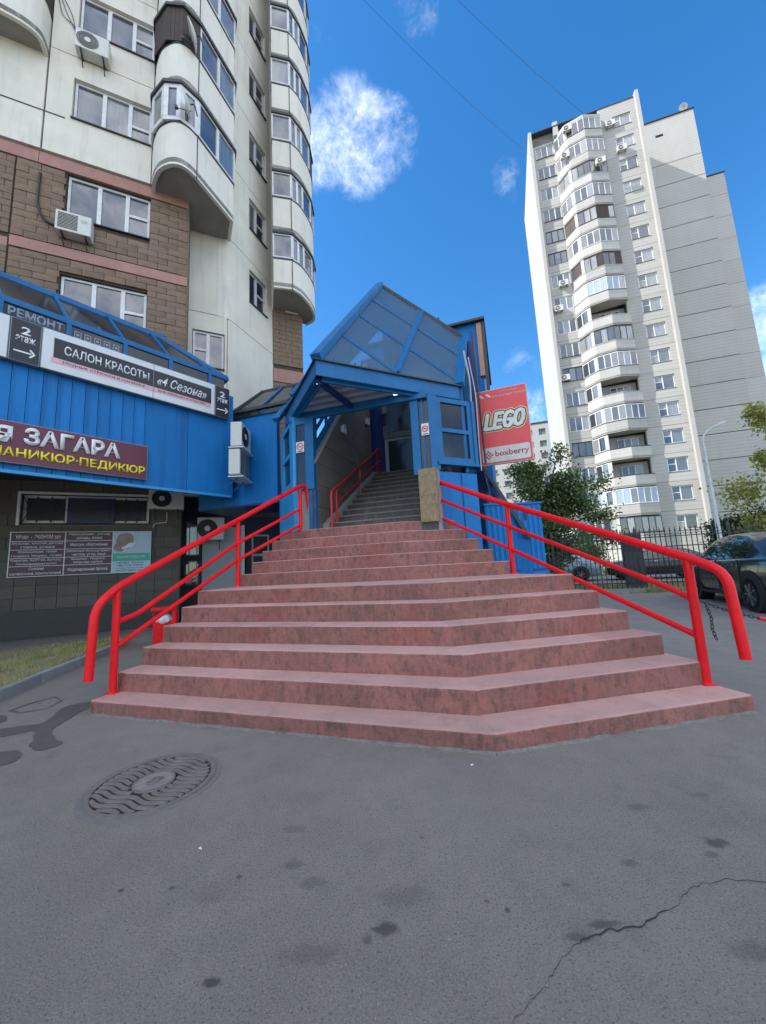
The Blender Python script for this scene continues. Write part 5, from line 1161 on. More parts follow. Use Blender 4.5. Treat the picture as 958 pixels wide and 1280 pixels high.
# ================================================================== hanging shop sign
sx_, sy_ = 8.0 * math.sin(R(15.05)), 8.0 * math.cos(R(15.05))
sg_ = thing('hanging_sign', 'red hanging banner sign with outlined LEGO letters and a pale boxberry strip', 'sign', (sx_, sy_, 3.14), az=112)
SR = mat('red_banner', (.78, .085, .09), .45, (.68, .065, .07), 4, .8, .15, 3); SF = mat('pink_white_frame', (.62, .45, .45), .4)
WS_, HS_ = 1.02, 1.60
MB().box(0, WS_, -.03, .03, 0, HS_).obj('box_frame', SF, sg_, bevel=.006); MB().box(.02, WS_ - .02, -.036, -.03, .02, HS_ - .02).obj('banner', SR, sg_); MB().box(.02, WS_ - .02, .03, .036, .02, HS_ - .02).obj('banner', SR, sg_)
def rrect(x0, x1, z0, z1, r_, y0, y1):
    pts_ = []
    for cx, cz, a0 in ((x1 - r_, z1 - r_, 0), (x0 + r_, z1 - r_, 90), (x0 + r_, z0 + r_, 180), (x1 - r_, z0 + r_, 270)):
        for k in range(6): q = R(a0 + 18 * k); pts_.append((cx + r_ * math.cos(q), cz + r_ * math.sin(q)))
    n = len(pts_); mb = MB(); mb.add([(p[0], y0, p[1]) for p in pts_] + [(p[0], y1, p[1]) for p in pts_], [tuple(range(n)), tuple(range(2 * n - 1, n - 1, -1))] + [(i, n + i, n + (i + 1) % n, (i + 1) % n) for i in range(n)]); return mb
rrect(.05, WS_ - .05, .05, .36, .04, -.040, -.0362).obj('pale_strip', mat('pale_strip', (.66, .64, .58), .5), sg_)
BX = mat('crimson_print', (.55, .05, .1), .5)
text('boxberry_lettering', 'boxberry', BX, sg_, .30, .95, .13, .28, -.0402, .002, .02)
mb = MB()
for i in range(-1, 2):
    for j in range(-1, 2):
        cx = .17 + (i + j) * .036; cz = .205 + (i - j) * .036; mb.add([(cx - .026, -.042, cz), (cx, -.042, cz - .026), (cx + .026, -.042, cz), (cx, -.042, cz + .026)], [(0, 1, 2, 3)])
mb.obj('diamond_logo', BX, sg_, recalc=False)
LY = mat('logo_yellow', (.85, .62, .22), .5); LW = mat('logo_white', (.74, .74, .68), .5); LK = mat('logo_black', (.02, .03, .025), .5)
def logo(x0, x1, z0, z1):
    # heavy slanted letters drawn as thick rounded strokes
    ST = {'L': [[(0, 1), (0, 0), (.62, 0)]], 'E': [[(.66, 1), (0, 1), (0, 0), (.66, 0)], [(0, .5), (.56, .5)]], 'G': [[(.72, .9), (.5, 1), (.18, .95), (0, .7), (0, .3), (.18, .05), (.5, 0), (.72, .12), (.72, .46), (.44, .46)]], 'O': [[(.4, 1), (.12, .92), (0, .65), (0, .35), (.12, .08), (.4, 0), (.68, .08), (.8, .35), (.8, .65), (.68, .92), (.4, 1), (.12, .92)]]}
    adv = {'L': .92, 'E': .98, 'G': 1.08, 'O': .9}; tw_ = 3.74; sc_ = (x1 - x0) / tw_ ; hz = z1 - z0
    for nm, m, r_, dy in (('logo_outline', LY, .078, -.0375), ('logo_inner_outline', LK, .060, -.0395), ('logo_letters', LW, .038, -.0415)):  # white letters over black and yellow printed outlines
        mb = MB(); x = 0
        for c in 'LEGO':
            for stk in ST[c]:
                P = [(x0 + (x + px_) * sc_ + pz_ * .07, z0 + pz_ * hz) for px_, pz_ in stk]
                for i in range(len(P) - 1):
                    a, b = Vector(P[i]), Vector(P[i + 1]); d = (b - a); n_ = Vector((-d.y, d.x)).normalized() * r_
                    mb.add([(a.x + n_.x, dy, a.y + n_.y), (b.x + n_.x, dy, b.y + n_.y), (b.x - n_.x, dy, b.y - n_.y), (a.x - n_.x, dy, a.y - n_.y)], [(0, 3, 2, 1)])
                for j, (a, b) in enumerate(P): mb.add([(a + r_ * math.cos(q * math.pi / 8), dy - .0001 * (j + 1), b + r_ * math.sin(q * math.pi / 8)) for q in range(16)], [tuple(range(16))])
            x += adv[c]
        mb.obj(nm, m, sg_, recalc=False)
logo(.15, .86, .76, 1.06)
text('small_lettering', 'МАГАЗИН', mat('pale_pink_print', (.75, .45, .45), .5), sg_, .50, .82, 1.485, 1.53, -.0365, .001, .01); text('small_lettering', 'КОНСТРУКТОРОВ', MATS['pale_pink_print'], sg_, .34, .99, 1.40, 1.45, -.0365, .001, .01)
mb = MB()
for k in range(2): mb.add([(.07 + .14 * k, -.0372, 1.50), (.15 + .14 * k, -.0372, 1.43), (.18 + .14 * k, -.0372, 1.45), (.10 + .14 * k, -.0372, 1.52)], [(0, 1, 2, 3)])
mb.obj('brick_emblem', PVC, sg_, recalc=False)
for z in (.35, 1.15): MB().tube([(0, 0, z), (-.28, .02, z)], .015, 6).obj('wall_bracket', DGREY, sg_)

# ================================================================== blue corrugated booth behind the right railing
bt = thing('sheet_metal_booth', 'blue ribbed sheet metal booth standing low behind the right railing', 'booth', (3.10, 7.5, 0), az=86)
x = -1.12
while x < -.02: MB().box(x + .003, min(x + .1, -.0), 0, .02, 1.02, 2.28).box(x + .03, x + .06, -.014, 0, 1.03, 2.27).obj('sheet_rib', BLUE, bt); x += .103
MB().box(-1.12, 0, .02, .9, .0, 2.28).obj('shell', BLUE, bt); MB().box(-1.1, .03, -.02, .02, .0, .98).obj('lower_panel', BLUE, bt); MB().box(-1.14, .02, -.025, .95, 2.285, 2.32).obj('lid', BLUE, bt)
MB().box(-.36, -.30, -.02, .0, 1.98, 2.16).obj('slot', GRILLE, bt); MB().box(-1.12, .01, -.005, .02, .98, 1.02).obj('seam', BLUED, bt)
lg = thing('glass_lean_to', 'grey glass lean-to with a dark sloping edge below the hanging sign', 'glazing', (*PW(3.45, 1.6), 0), az=108)
MB().slab([(0, 0, 3.1), (0, 2.2, 3.1), (.75, 2.2, 1.6), (.75, 0, 1.6)], .02).obj('sloping_glass', SIDEGL, lg); MB().bar((0, 0, 3.1), (.75, 0, 1.6), .06).obj('edge_bar', DGREY, lg); MB().box(.0, .75, .05, 2.2, 0, 1.6).obj('base', BLUE, lg)

# ================================================================== wrought iron fence
FZ = Vector((7.18, 13.0)); fn = thing('iron_fence', 'black wrought iron fence with spear tips and ring arches along the yard', 'fence', (FZ.x, FZ.y, 0), az=108)
pk = MB(); pk.box(-.011, .011, -.011, .011, .1, 1.86); pk.add([(-.03, 0, 1.86), (0, -.012, 1.86), (.03, 0, 1.86), (0, .012, 1.86), (-.02, 0, 1.92), (.02, 0, 1.92), (0, 0, 2.04)], [(0, 1, 2, 3), (0, 1, 4), (1, 2, 5), (1, 5, 4), (2, 3, 5), (3, 0, 4), (3, 4, 5), (4, 5, 6), (5, 4, 6)])
pkm = pk.mesh('picket'); pkm.materials.append(BLACKW)
am = MB(); am.tube([(.07 + .07 * math.cos(q * math.pi / 8), 0, 1.72 + .09 * math.sin(q * math.pi / 8)) for q in range(9)], .009, 5); amm = am.mesh('ring_arch'); amm.materials.append(BLACKW)
pm_ = MB(); pm_.box(-.032, .032, -.032, .032, 0, 1.95); pm_.add([(-.045, -.045, 1.95), (.045, -.045, 1.95), (.045, .045, 1.95), (-.045, .045, 1.95), (0, 0, 2.12)], [(3, 2, 1, 0), (0, 1, 4), (1, 2, 4), (2, 3, 4), (3, 0, 4)]); pmm = pm_.mesh('post'); pmm.materials.append(BLACKW)
k = 0; x = -5.2
while x < 9.6:
    if k % 18 == 9: link('post', pmm, fn, loc=(x, 0, 0))
    else: link('picket', pkm, fn, loc=(x, 0, 0))
    link('ring_arch', amm, fn, loc=(x, 0, 0)); x += .14; k += 1
for z in (.28, 1.40, 1.72): MB().box(-5.2, 9.6, -.018, .018, z - .015, z + .015).obj('rail', BLACKW, fn)
MB().box(-5.2, 9.6, -.1, .1, -.02, .10).obj('footing', KERB, fn)
wd_ = thing('weed_clump', 'small clump of weeds at the foot of the iron fence', 'plant', (8.6, 12.2, 0)); mb = MB(); rw = random.Random(4)
for k in range(500):
    x, y = rw.gauss(0, .45), rw.gauss(0, .1); h = rw.uniform(.05, .28); a = rw.uniform(0, 6.3); mb.add([(x, y, 0), (x + .02 * math.cos(a), y + .02 * math.sin(a), 0), (x + rw.uniform(-.1, .1), y + rw.uniform(-.06, .06), h)], [(0, 1, 2)])
mb.obj('leaves', GRASS, wd_, recalc=False)

# ================================================================== CARS
def car_mats(nm, col, col2, metal=.4): return mat(nm, col, .22, col2, 1.5, .6, coat=.8, metal=metal)
RUB = mat('tyre_rubber', (.02, .02, .021), .85, (.012, .012, .013), 30, .8, .3, 80); RIM = mat('alloy_rim', (.35, .36, .38), .3, metal=.8); CGL = mat('car_glass', (.012, .018, .022), .04, (.03, .045, .04), 3, 1, coat=1); TAIL = mat('tail_lamp_plastic', (.5, .01, .04), .15, coat=.8); CHR = mat('chrome_trim', (.6, .6, .62), .15, metal=1); BLKP = mat('black_plastic', (.012, .012, .013), .6)
def make_car(paint, name, label, group=None):
    o = thing(name, label, 'car', group=group)
    # lower body: sections along x (front +x)
    X = [-2.22, -2.16, -1.95, -1.5, -1.0, -.3, .5, 1.1, 1.55, 1.95, 2.15, 2.22]
    W = [.66, .76, .82, .855, .865, .87, .87, .865, .85, .80, .72, .62]
    ZB_ = [.42, .28, .2, .19, .19, .19, .19, .19, .19, .2, .24, .36]
    ZS = [.86, .93, .97, .975, .965, .95, .935, .92, .86, .79, .72, .62]      # shoulder
    ZD = [.88, .98, 1.035, 1.05, 1.02, .98, .96, .97, .93, .86, .78, .64]      # deck centre
    def secs(i):
        w, zb, zs_, zd = W[i], ZB_[i], ZS[i], ZD[i]
        return [(0, zb), (w * .86, zb), (w * .97, zb + .09), (w, (zb + zs_) * .48), (w * .985, zs_ - .1), (w * .93, zs_), (w * .72, zd - .015), (0, zd)]
    mb = MB(); vs = []; n = 15
    for i in range(len(X)):
        h_ = secs(i); ring = [(X[i], -y, z) for y, z in h_] + [(X[i], y, z) for y, z in h_[-2:0:-1]]; vs += ring
    m_ = len(vs) // len(X)
    mb.add(vs, [(i * m_ + k, i * m_ + (k + 1) % m_, (i + 1) * m_ + (k + 1) % m_, (i + 1) * m_ + k) for i in range(len(X) - 1) for k in range(m_)] + [tuple(range(m_)), tuple((len(X) - 1) * m_ + k for k in range(m_ - 1, -1, -1))])
    b = mb.obj('body', paint, o, smooth=True); sbd = b.modifiers.new('smooth', 'SUBSURF'); sbd.levels = 1; sbd.render_levels = 2
    # cabin: one smooth loft, split into painted shell and glass
    prof = [(-1.84, .985), (-1.55, 1.15), (-1.2, 1.33), (-.9, 1.415), (-.5, 1.45), (0, 1.455), (.35, 1.42), (.62, 1.32), (.9, 1.16), (1.22, .955)]
    def pz(x):
        for (x0, z0), (x1, z1) in zip(prof, prof[1:]):
            if x <= x1: t = (x - x0) / (x1 - x0); return z0 + (z1 - z0) * t
        return prof[-1][1]
    xs_ = [-1.84 + 3.06 * i / 40 for i in range(41)]
    ns, nr = 9, 5; V = []
    for x in xs_:
        zt_c = pz(x); belt = .93 if x > -1.4 else .93 + (-1.4 - x) * .1; bwid = .80 - .10 * max(0, (-x - 1.2) / .64) ** 2 - .05 * max(0, (x - .8) / .42) ** 2
        zt_c = max(zt_c, belt + .03); ring = []
        for j in range(ns + 1):
            f = j / ns; z = belt + (zt_c - .045 - belt) * f if zt_c - .045 > belt else belt + .001 * j; ww = bwid - (bwid - .59) * max(0, (z - .93)) / .50; ring.append((ww - .02 * f ** 6, z))
        w1, z1_ = ring[-1]
        for j in range(1, nr + 1): f = j / nr; ring.append((w1 * (1 - f), zt_c - .045 + .045 * math.sin(min(1, f * 2.2) * math.pi / 2)))
        V.append([(x, -y, z) for y, z in ring] + [(x, y, z) for y, z in ring[-2::-1]])
    m_ = len(V[0]); sh = MB(); gl_ = MB(); flat = [p for r_ in V for p in r_]; fp, fg = [], []
    for i in range(40):
        xm = (xs_[i] + xs_[i + 1]) / 2
        for k in range(m_ - 1):
            kk = min(k, m_ - 2 - k); side = kk < ns; f = (kk + .5) / ns; zz = (V[i][k][2] + V[i + 1][k + 1][2]) / 2; top_ = max(pz(xm) - .045, .95)
            if side: isg = (-1.18 < xm < -.13 or -.02 < xm < .86) and zz < top_ - .05 and zz > .965 and not (xm < -.95 and zz > 1.33 + (xm + .95) * .55) and not (xm < -.98 and zz - .96 > (xm + 1.22) * 1.6 + .0)
            else: isg = (xm < -1.02 or xm > .50) and kk > ns
            (fg if isg else fp).append((i * m_ + k, i * m_ + k + 1, (i + 1) * m_ + k + 1, (i + 1) * m_ + k))
    MB().add(flat, fp).obj('cabin_shell', paint, o, smooth=True); MB().add(flat, fg).obj('window_glass', CGL, o, smooth=True)
    for wx in (-1.32, 1.28):
        for s_ in (-1, 1):
            MB().cyl((wx, s_ * .60, .36), (0, s_, 0), .385, .262, 28).obj('wheel_arch', BLKP, o)
            wh = MB().tube([(wx, s_ * .64, .31), (wx, s_ * .66, .31), (wx, s_ * .84, .31), (wx, s_ * .862, .31)], .31, 28, rs=[.28, .31, .31, .285]).obj('wheel', RUB, o, smooth=True)
            MB().cyl((wx, s_ * .80, .31), (0, s_, 0), .2, .066, 24).obj('rim', BLKP, wh)
            sp = MB()
            for k in range(7): q = k * 2 * math.pi / 7; sp.bar((wx, s_ * .872, .31), (wx + .2 * math.cos(q), s_ * .868, .31 + .2 * math.sin(q)), .045, .012)
            sp.obj('spokes', RIM, wh); MB().cyl((wx, s_ * .862, .31), (0, s_, 0), .04, .022, 12).obj('hub_cap', RIM, wh)
    for s_ in (-1, 1):
        MB().add([(-2.235, s_ * .40, .80), (-2.235, s_ * .70, .78), (-1.98, s_ * .825, .80), (-1.98, s_ * .82, .95), (-2.19, s_ * .70, .95), (-2.225, s_ * .42, .93)], [(0, 1, 4, 5), (1, 2, 3, 4)]).obj('tail_lamp', TAIL, o).modifiers.new('solid', 'SOLIDIFY').thickness = .02
        MB().box(1.9, 2.2, min(s_ * .5, s_ * .72), max(s_ * .5, s_ * .72), .6, .74).obj('headlight', CHR, o)
        mr_ = MB().box(.78, .98, min(s_ * .86, s_ * 1.04), max(s_ * .86, s_ * 1.04), .93, 1.07).obj('mirror', paint, o, bevel=.03)
        for hx in (-.75, .25): MB().box(hx - .1, hx + .1, min(s_ * .868, s_ * .90), max(s_ * .868, s_ * .90), .82, .85).obj('door_handle', CHR, o)
        MB().box(-1.1, 1.0, min(s_ * .84, s_ * .875), max(s_ * .84, s_ * .875), .22, .27).obj('sill_trim', BLKP, o)
        for dx in (-1.02, -.1, .95): MB().box(dx - .003, dx + .003, min(s_ * .85, s_ * .8765), max(s_ * .85, s_ * .8765), .3, .93).obj('door_gap', BLKP, o)
    MB().box(-2.24, -2.2, -.25, .25, .62, .73).obj('number_plate', PVC, o); MB().box(-2.235, -2.1, -.72, .72, .3, .5).obj('rear_bumper', paint, o, bevel=.03)
    return o
c1 = make_car(car_mats('dark_green_grey_paint', (.035, .048, .05), (.03, .04, .042), .5), 'parked_car', 'dark green-grey saloon car parked at the right edge before the iron fence')
hd = 21.0; s_car = 1.06; wheel = Vector((6.93, 7.52)); fw = dirh(hd); rgt = dirh(hd + 90)
cpos = wheel + fw * 1.32 * s_car + rgt * .86 * s_car; c1.location = (cpos.x, cpos.y, 0); c1.rotation_euler = (0, 0, R(90 - hd)); c1.scale = (s_car,) * 3
c2 = make_car(car_mats('pale_blue_car_paint', (.2, .26, .34), (.17, .22, .3), .3), 'parked_car', 'pale blue car parked beyond the iron fence under the tree', 'cars beyond the fence'); c2.location = (8.5, 20.2, .02); c2.rotation_euler = (0, 0, R(160))
c3 = make_car(car_mats('black_car_paint', (.02, .02, .024), (.015, .015, .018), .3), 'parked_car', 'black car parked beyond the iron fence, right of the pale blue one', 'cars beyond the fence'); c3.location = (12.9, 18.6, .02); c3.rotation_euler = (0, 0, R(162))

# ================================================================== TOWER BLOCK
TO = 46 * dirh(40.1)
tb = thing('tower_block', 'tall cream tower block with stacked balconies and a blank wall at the right', 'building', (TO.x, TO.y, 0), az=108)
tb.scale = (1, 1, .985)
FH = 2.77; sill0 = 6.0 - FH
NF = 17; roofz = 50.5
MB().prism([(-10.6, .35), (-3.9, .35), (-3.8, -.2), (-.3, -.2), (-.3, 5.4), (7.3, 5.4), (7.3, 14), (-10.6, 11.5)], 0, roofz - .4).obj('core', MATS['dark_interior'], tb); MB().prism([(7.3, 6.3), (9.4, 6.3), (9.4, 14), (7.3, 14)], 0, 43.4).obj('core', TOWERS, tb); MB().box(7.3, 7.4, 5.3, 14, 0, 52.7).obj('wall_panel', TOWERW, tb)
rt_ = random.Random(9)
for k in range(NF):
    sl = sill0 + FH * k; a = sl - .92 + .015; b = a + FH - .03
    if k == NF - 1: b = roofz
    if k == 0: a = 0
    holes(MB(), -10.6, -8.3, a, b, .0, .3, [(-10.35, -8.45, sl - .05, sl + 1.5)]).obj('wall_panel', TOWERW, tb)
    holes(MB(), -3.85, -.32, a, b, -.6, -.25, [(-2.55, -.85, sl, sl + 1.42)]).obj('wall_panel', TOWERW, tb)
    holes(MB(), -.0, 7.4, a + .025, b - .025 + (2.2 if k == NF - 1 else 0), 5.0, 5.3, [(3.4, 4.2, b - .1, b + .25)] if k == NF - 1 else []).obj('wall_panel', TOWERW, tb)
    if k < 15: MB().box(7.42, 9.5, 5.9, 6.2, a + .3, b + .3 if k < 14 else 44.1).obj('wall_panel', TOWERW, tb)
    window(tb, -2.52, -.88, sl + .02, sl + 1.40, -.5, (.42,), {0: .55} if rt_.random() < .6 else None, fm=PVC, pm=PANE_T, t=.07, name='window')
    window(tb, -10.33, -8.47, sl - .03, sl + 1.48, .05, (.33, .66), None, fm=PVC if rt_.random() < .75 else DGREY, pm=PANE_T, t=.06, sill=rt_.random() < .5)
    # angled sash and bay
    plan = [(-8.42, .02), (-7.55, -1.15), (-7.3, -1.35), (-5.6, -1.75), (-3.82, -1.15), (-3.82, -.3)]
    pz0, pz1, gz1 = sl - 1.18, sl - .08, sl + 1.48
    op_ = k in (8, 5, 3, 2) and k >= 0
    typ = {16: 'g', 15: 'g', 14: 'd', 13: 'g', 12: 'b', 11: 'g', 10: 'b', 9: 'c', 8: 'o', 7: 'd', 6: 'g', 5: 'o', 4: 'g', 3: 'o', 2: 'o', 1: 'c', 0: 'd'}[k]
    if k == 0: pz0 = 0
    bl = MB().strip(plan, .1, pz0, pz1).obj('balcony', TOWERB, tb); MB().prism(plan + [(-8.3, .3)], pz0 + .04, pz0 + .2).obj('slab', TOWERS, bl)
    MB().strip([(p[0], p[1]) for p in offl(plan, .03)], .12, pz1 + .003, pz1 + .07).obj('railing_cap', TOWERS if rt_.random() < .6 else SILL, bl)
    segs = [(0, 1), (2, 3), (3, 4)]
    fm_ = {'g': PVC, 'd': DGREY, 'b': WOOD, 'c': PVC, 'o': PVC}[typ]; fr = MB()
    for (i, j) in segs:
        if typ == 'o' and (i, j) != (0, 1): continue
        a_, b_ = Vector(plan[i]), Vector(plan[j]); L_ = (b_ - a_).length; ang = math.atan2((b_ - a_).y, (b_ - a_).x); T = Matrix.Translation((a_.x, a_.y, 0)) @ Matrix.Rotation(ang, 4, 'Z'); n_ = max(1, round(L_ / .65))
        f_ = MB(T).box(0, L_, .02, .08, pz1 + .07, pz1 + .13).box(0, L_, .02, .08, gz1 - .08, gz1)
        for q in range(n_ + 1): xq = L_ * q / n_; f_.box(max(0, xq - .04), min(L_, xq + .04), .015, .08, pz1 + .13, gz1 - .08)
        fr.f += [tuple(q + len(fr.v) for q in f) for f in f_.f]; fr.v += f_.v
        for q in range(n_): MB(T).box(L_ * q / n_ + .045, L_ * (q + 1) / n_ - .045, .04, .055, pz1 + .13, gz1 - .08).obj('pane', PANE_T if not (typ == 'b' and rt_.random() < .55) and not (typ == 'c' and rt_.random() < .6) else (WOOD if typ == 'b' else PBLUE), bl)
    if fr.v: fr.obj('balcony_frame', fm_, bl)
    MB(None).strip([plan[1], plan[2]], .1, pz1, gz1).obj('corner_pier', TOWERS, bl)
    if typ == 'o': window(tb, -6.2, -4.4, sl - .2, sl + 1.2, .05, (.33, .66), None, fm=PVC, pm=PANE_T, t=.06, sill=False); MB().box(-8.3, -3.85, .2, .3, sl - 1, sl + 1.5).obj('loggia_wall', TOWERS, tb)
MB().prism(plan + [(-3.82, .3), (-8.3, .3)], gz1 + .02, gz1 + .3).obj('top_slab', TOWERS, tb); MB().box(-10.6, -3.8, -.0, .3, gz1 + .3, roofz).obj('parapet', TOWERW, tb)
for (a, b, c, d, z) in ((-.32, .0, -1.0, 5.0, roofz + .35), (-10.95, -10.62, -.5, 11.6, roofz + .5), (-8.35, -7.85, -.6, .2, roofz + .6)): MB().box(a, b, c, d, 0 if a != -8.35 else gz1 + .3, z).obj('fin_wall', TOWERS, tb)
MB().box(-10.6, -.35, -.65, .0, roofz + .001, roofz + .10).obj('roof_edge', SILL, tb); MB().box(-.0, 7.5, 4.9, 5.4, 52.72, 52.82).obj('roof_edge', SILL, tb); MB().box(7.42, 9.6, 5.8, 6.3, 44.15, 44.22).obj('roof_edge', SILL, tb)
MB().box(3.4, 4.2, 5.1, 5.2, roofz - .4, roofz + .3).obj('roof_vent', DGREY, tb)
MB().box(-.02, 7.4, 5.06, 5.1, 0, 51.9).box(7.4, 9.5, 5.96, 6.0, 0, 43.6).box(-10.6, -8.3, .06, .1, 0, 50).box(-3.85, -.32, -.54, -.5, .0, 50) if False else None
jb = MB(); jb.box(.0, 7.4, 5.1, 5.2, 0, 52.6); jb.box(7.42, 9.5, 6.0, 6.1, 0, 43.6); jb.obj('joint_backing', SEAM, tb)
MB().box(-6.6, -4.6, -1.9, -.5, .0, .1).obj('doorstep', CONC, tb)
# small air conditioners on the tower
tac = make_ac(.9, .62, .35); first = True
for (u, y, z, lb_) in ((-7.2, -1.4, 47.4, 'highest'), (-7.7, -1.2, 44.4, 'second highest'), (-4.6, -1.65, 41.9, 'third from the top, on the bay'), (-10.0, -.05, 27.5, 'middle of the left strip'), (-9.2, -.05, 30.3, 'upper middle of the left strip'), (-10.2, -.05, 19.6, 'lowest on the left strip'), (-2.9, -.62, 47.0, 'beside the top right window'), (-2.2, -.62, 43.6, 'below the second window from the top')):
    o = tac if first else copy_tree(tac); first = False; q = TO + dirh(108) * u + dirh(18) * y
    place(o, q.x, q.y, z, 108, 'tiny air conditioner on the tower block, ' + lb_, 'air conditioners on the tower block')
rd = make_dish(.42); q = TO + dirh(108) * 6.6 + dirh(18) * 5.2; rd.location = (q.x, q.y, 52.65); rd.rotation_euler = (R(25), 0, R(-20)); tag(rd, 'white satellite dish on the roof corner of the tower block', 'satellite dish')
# distant building
db_o = 95 * dirh(19.5); db = thing('distant_building', 'pale far apartment block seen between the hanging sign and the tower', 'building', (db_o.x, db_o.y, 0), az=108)
holes(MB(), -12, 8.5, 0, 33, 0, .5, [(x, x + 1.5, z, z + 1.5) for x in [-11 + 2.9 * i for i in range(7)] for z in [1.2 + 2.9 * j for j in range(11)]]).obj('wall', TOWERS, db)
MB().box(-12, 8.5, .3, 12, 0, 33).obj('glazing', mat('hazy_far_glass', (.2, .22, .25), .3, (.13, .15, .17), .5, 1), db); MB().box(-12.1, 8.6, -.1, 12, 33, 33.4).obj('roof', SILL, db)

# ================================================================== LAMP POST, WIRES
lp = 28 * dirh(40.95); ls = thing('street_lamp', 'tall pale street lamp with a curved arm in front of the blank tower wall', 'street lamp', (lp.x, lp.y, 0), az=108)
MB().tube([(0, 0, 0), (0, 0, 1.2), (0, 0, 4.6), (0, 0, 4.62), (0, 0, 7.0)], .09, 12, rs=[.13, .12, .10, .075, .06]).obj('pole', mat('pale_lamp_paint', (.6, .62, .6), .5), ls, smooth=True)
MB().tube(fillet([(0, 0, 6.9), (0, 0, 7.6), (.35, 0, 8.0), (.8, 0, 8.15)], .4, 8), .045, 8).obj('arm', MATS['pale_lamp_paint'], ls, smooth=True)
MB().add([(.6, -.1, 8.05), (.6, .1, 8.05), (1.2, .12, 8.28), (1.2, -.12, 8.28), (.65, -.05, 8.2), (.65, .05, 8.2), (1.15, .06, 8.38), (1.15, -.06, 8.38)], [(0, 1, 2, 3), (4, 7, 6, 5), (0, 4, 5, 1), (1, 5, 6, 2), (2, 6, 7, 3), (3, 7, 4, 0)]).obj('lantern', mat('lantern_shell', (.5, .52, .52), .4), ls)
def wire(a, b, sag, label):
    a = Vector(a); b = Vector(b); P = [(a.lerp(b, t / 16) + Vector((0, 0, -4 * sag * (t / 16) * (1 - t / 16)))) for t in range(17)]; o = MB().tube([p - a for p in P], .014, 5).obj('overhead_wire', DGREY, loc=tuple(a)); tag(o, label, 'cable', 'wires between the buildings')
wire((25.3, 37.2, 51.2), (-8, 16.3, 50.0), 1.0, 'overhead wire meeting the tower roof near its middle'); wire((19.5, 40.5, 51.0), (-8, 19.9, 50.0), 1.2, 'overhead wire meeting the upper left corner of the tower')

# ================================================================== TREES
def leaf_mat(nm, c1, c2, trans=.25):
    m = bpy.data.materials.new(nm); m.use_nodes = True; t = m.node_tree; b = t.nodes['Principled BSDF']; L = t.links.new
    ge = N(t, 'ShaderNodeNewGeometry'); mx = N(t, 'ShaderNodeMix', data_type='RGBA'); L(ge.outputs['Random Per Island'], mx.inputs[0]); mx.inputs[6].default_value = (*c1, 1); mx.inputs[7].default_value = (*c2, 1)
    L(mx.outputs[2], b.inputs['Base Color']); b.inputs['Roughness'].default_value = .55
    tl = N(t, 'ShaderNodeBsdfTranslucent'); L(mx.outputs[2], tl.inputs[0]); ms = N(t, 'ShaderNodeMixShader'); ms.inputs[0].default_value = trans; L(b.outputs[0], ms.inputs[1]); L(tl.outputs[0], ms.inputs[2]); L(ms.outputs[0], t.nodes['Material Output'].inputs[0]); return m
LF1 = leaf_mat('dark_leaves', (.05, .10, .025), (.16, .22, .07)); LF2 = leaf_mat('sunny_leaves', (.2, .22, .03), (.38, .36, .08), .4); LF3 = leaf_mat('hedge_leaves', (.02, .04, .02), (.04, .07, .03)); LF4 = leaf_mat('light_leaves', (.09, .14, .03), (.16, .2, .06), .3)
BARK = mat('bark', (.09, .07, .055), .9, (.05, .04, .03), 12, 1, .6, 40)
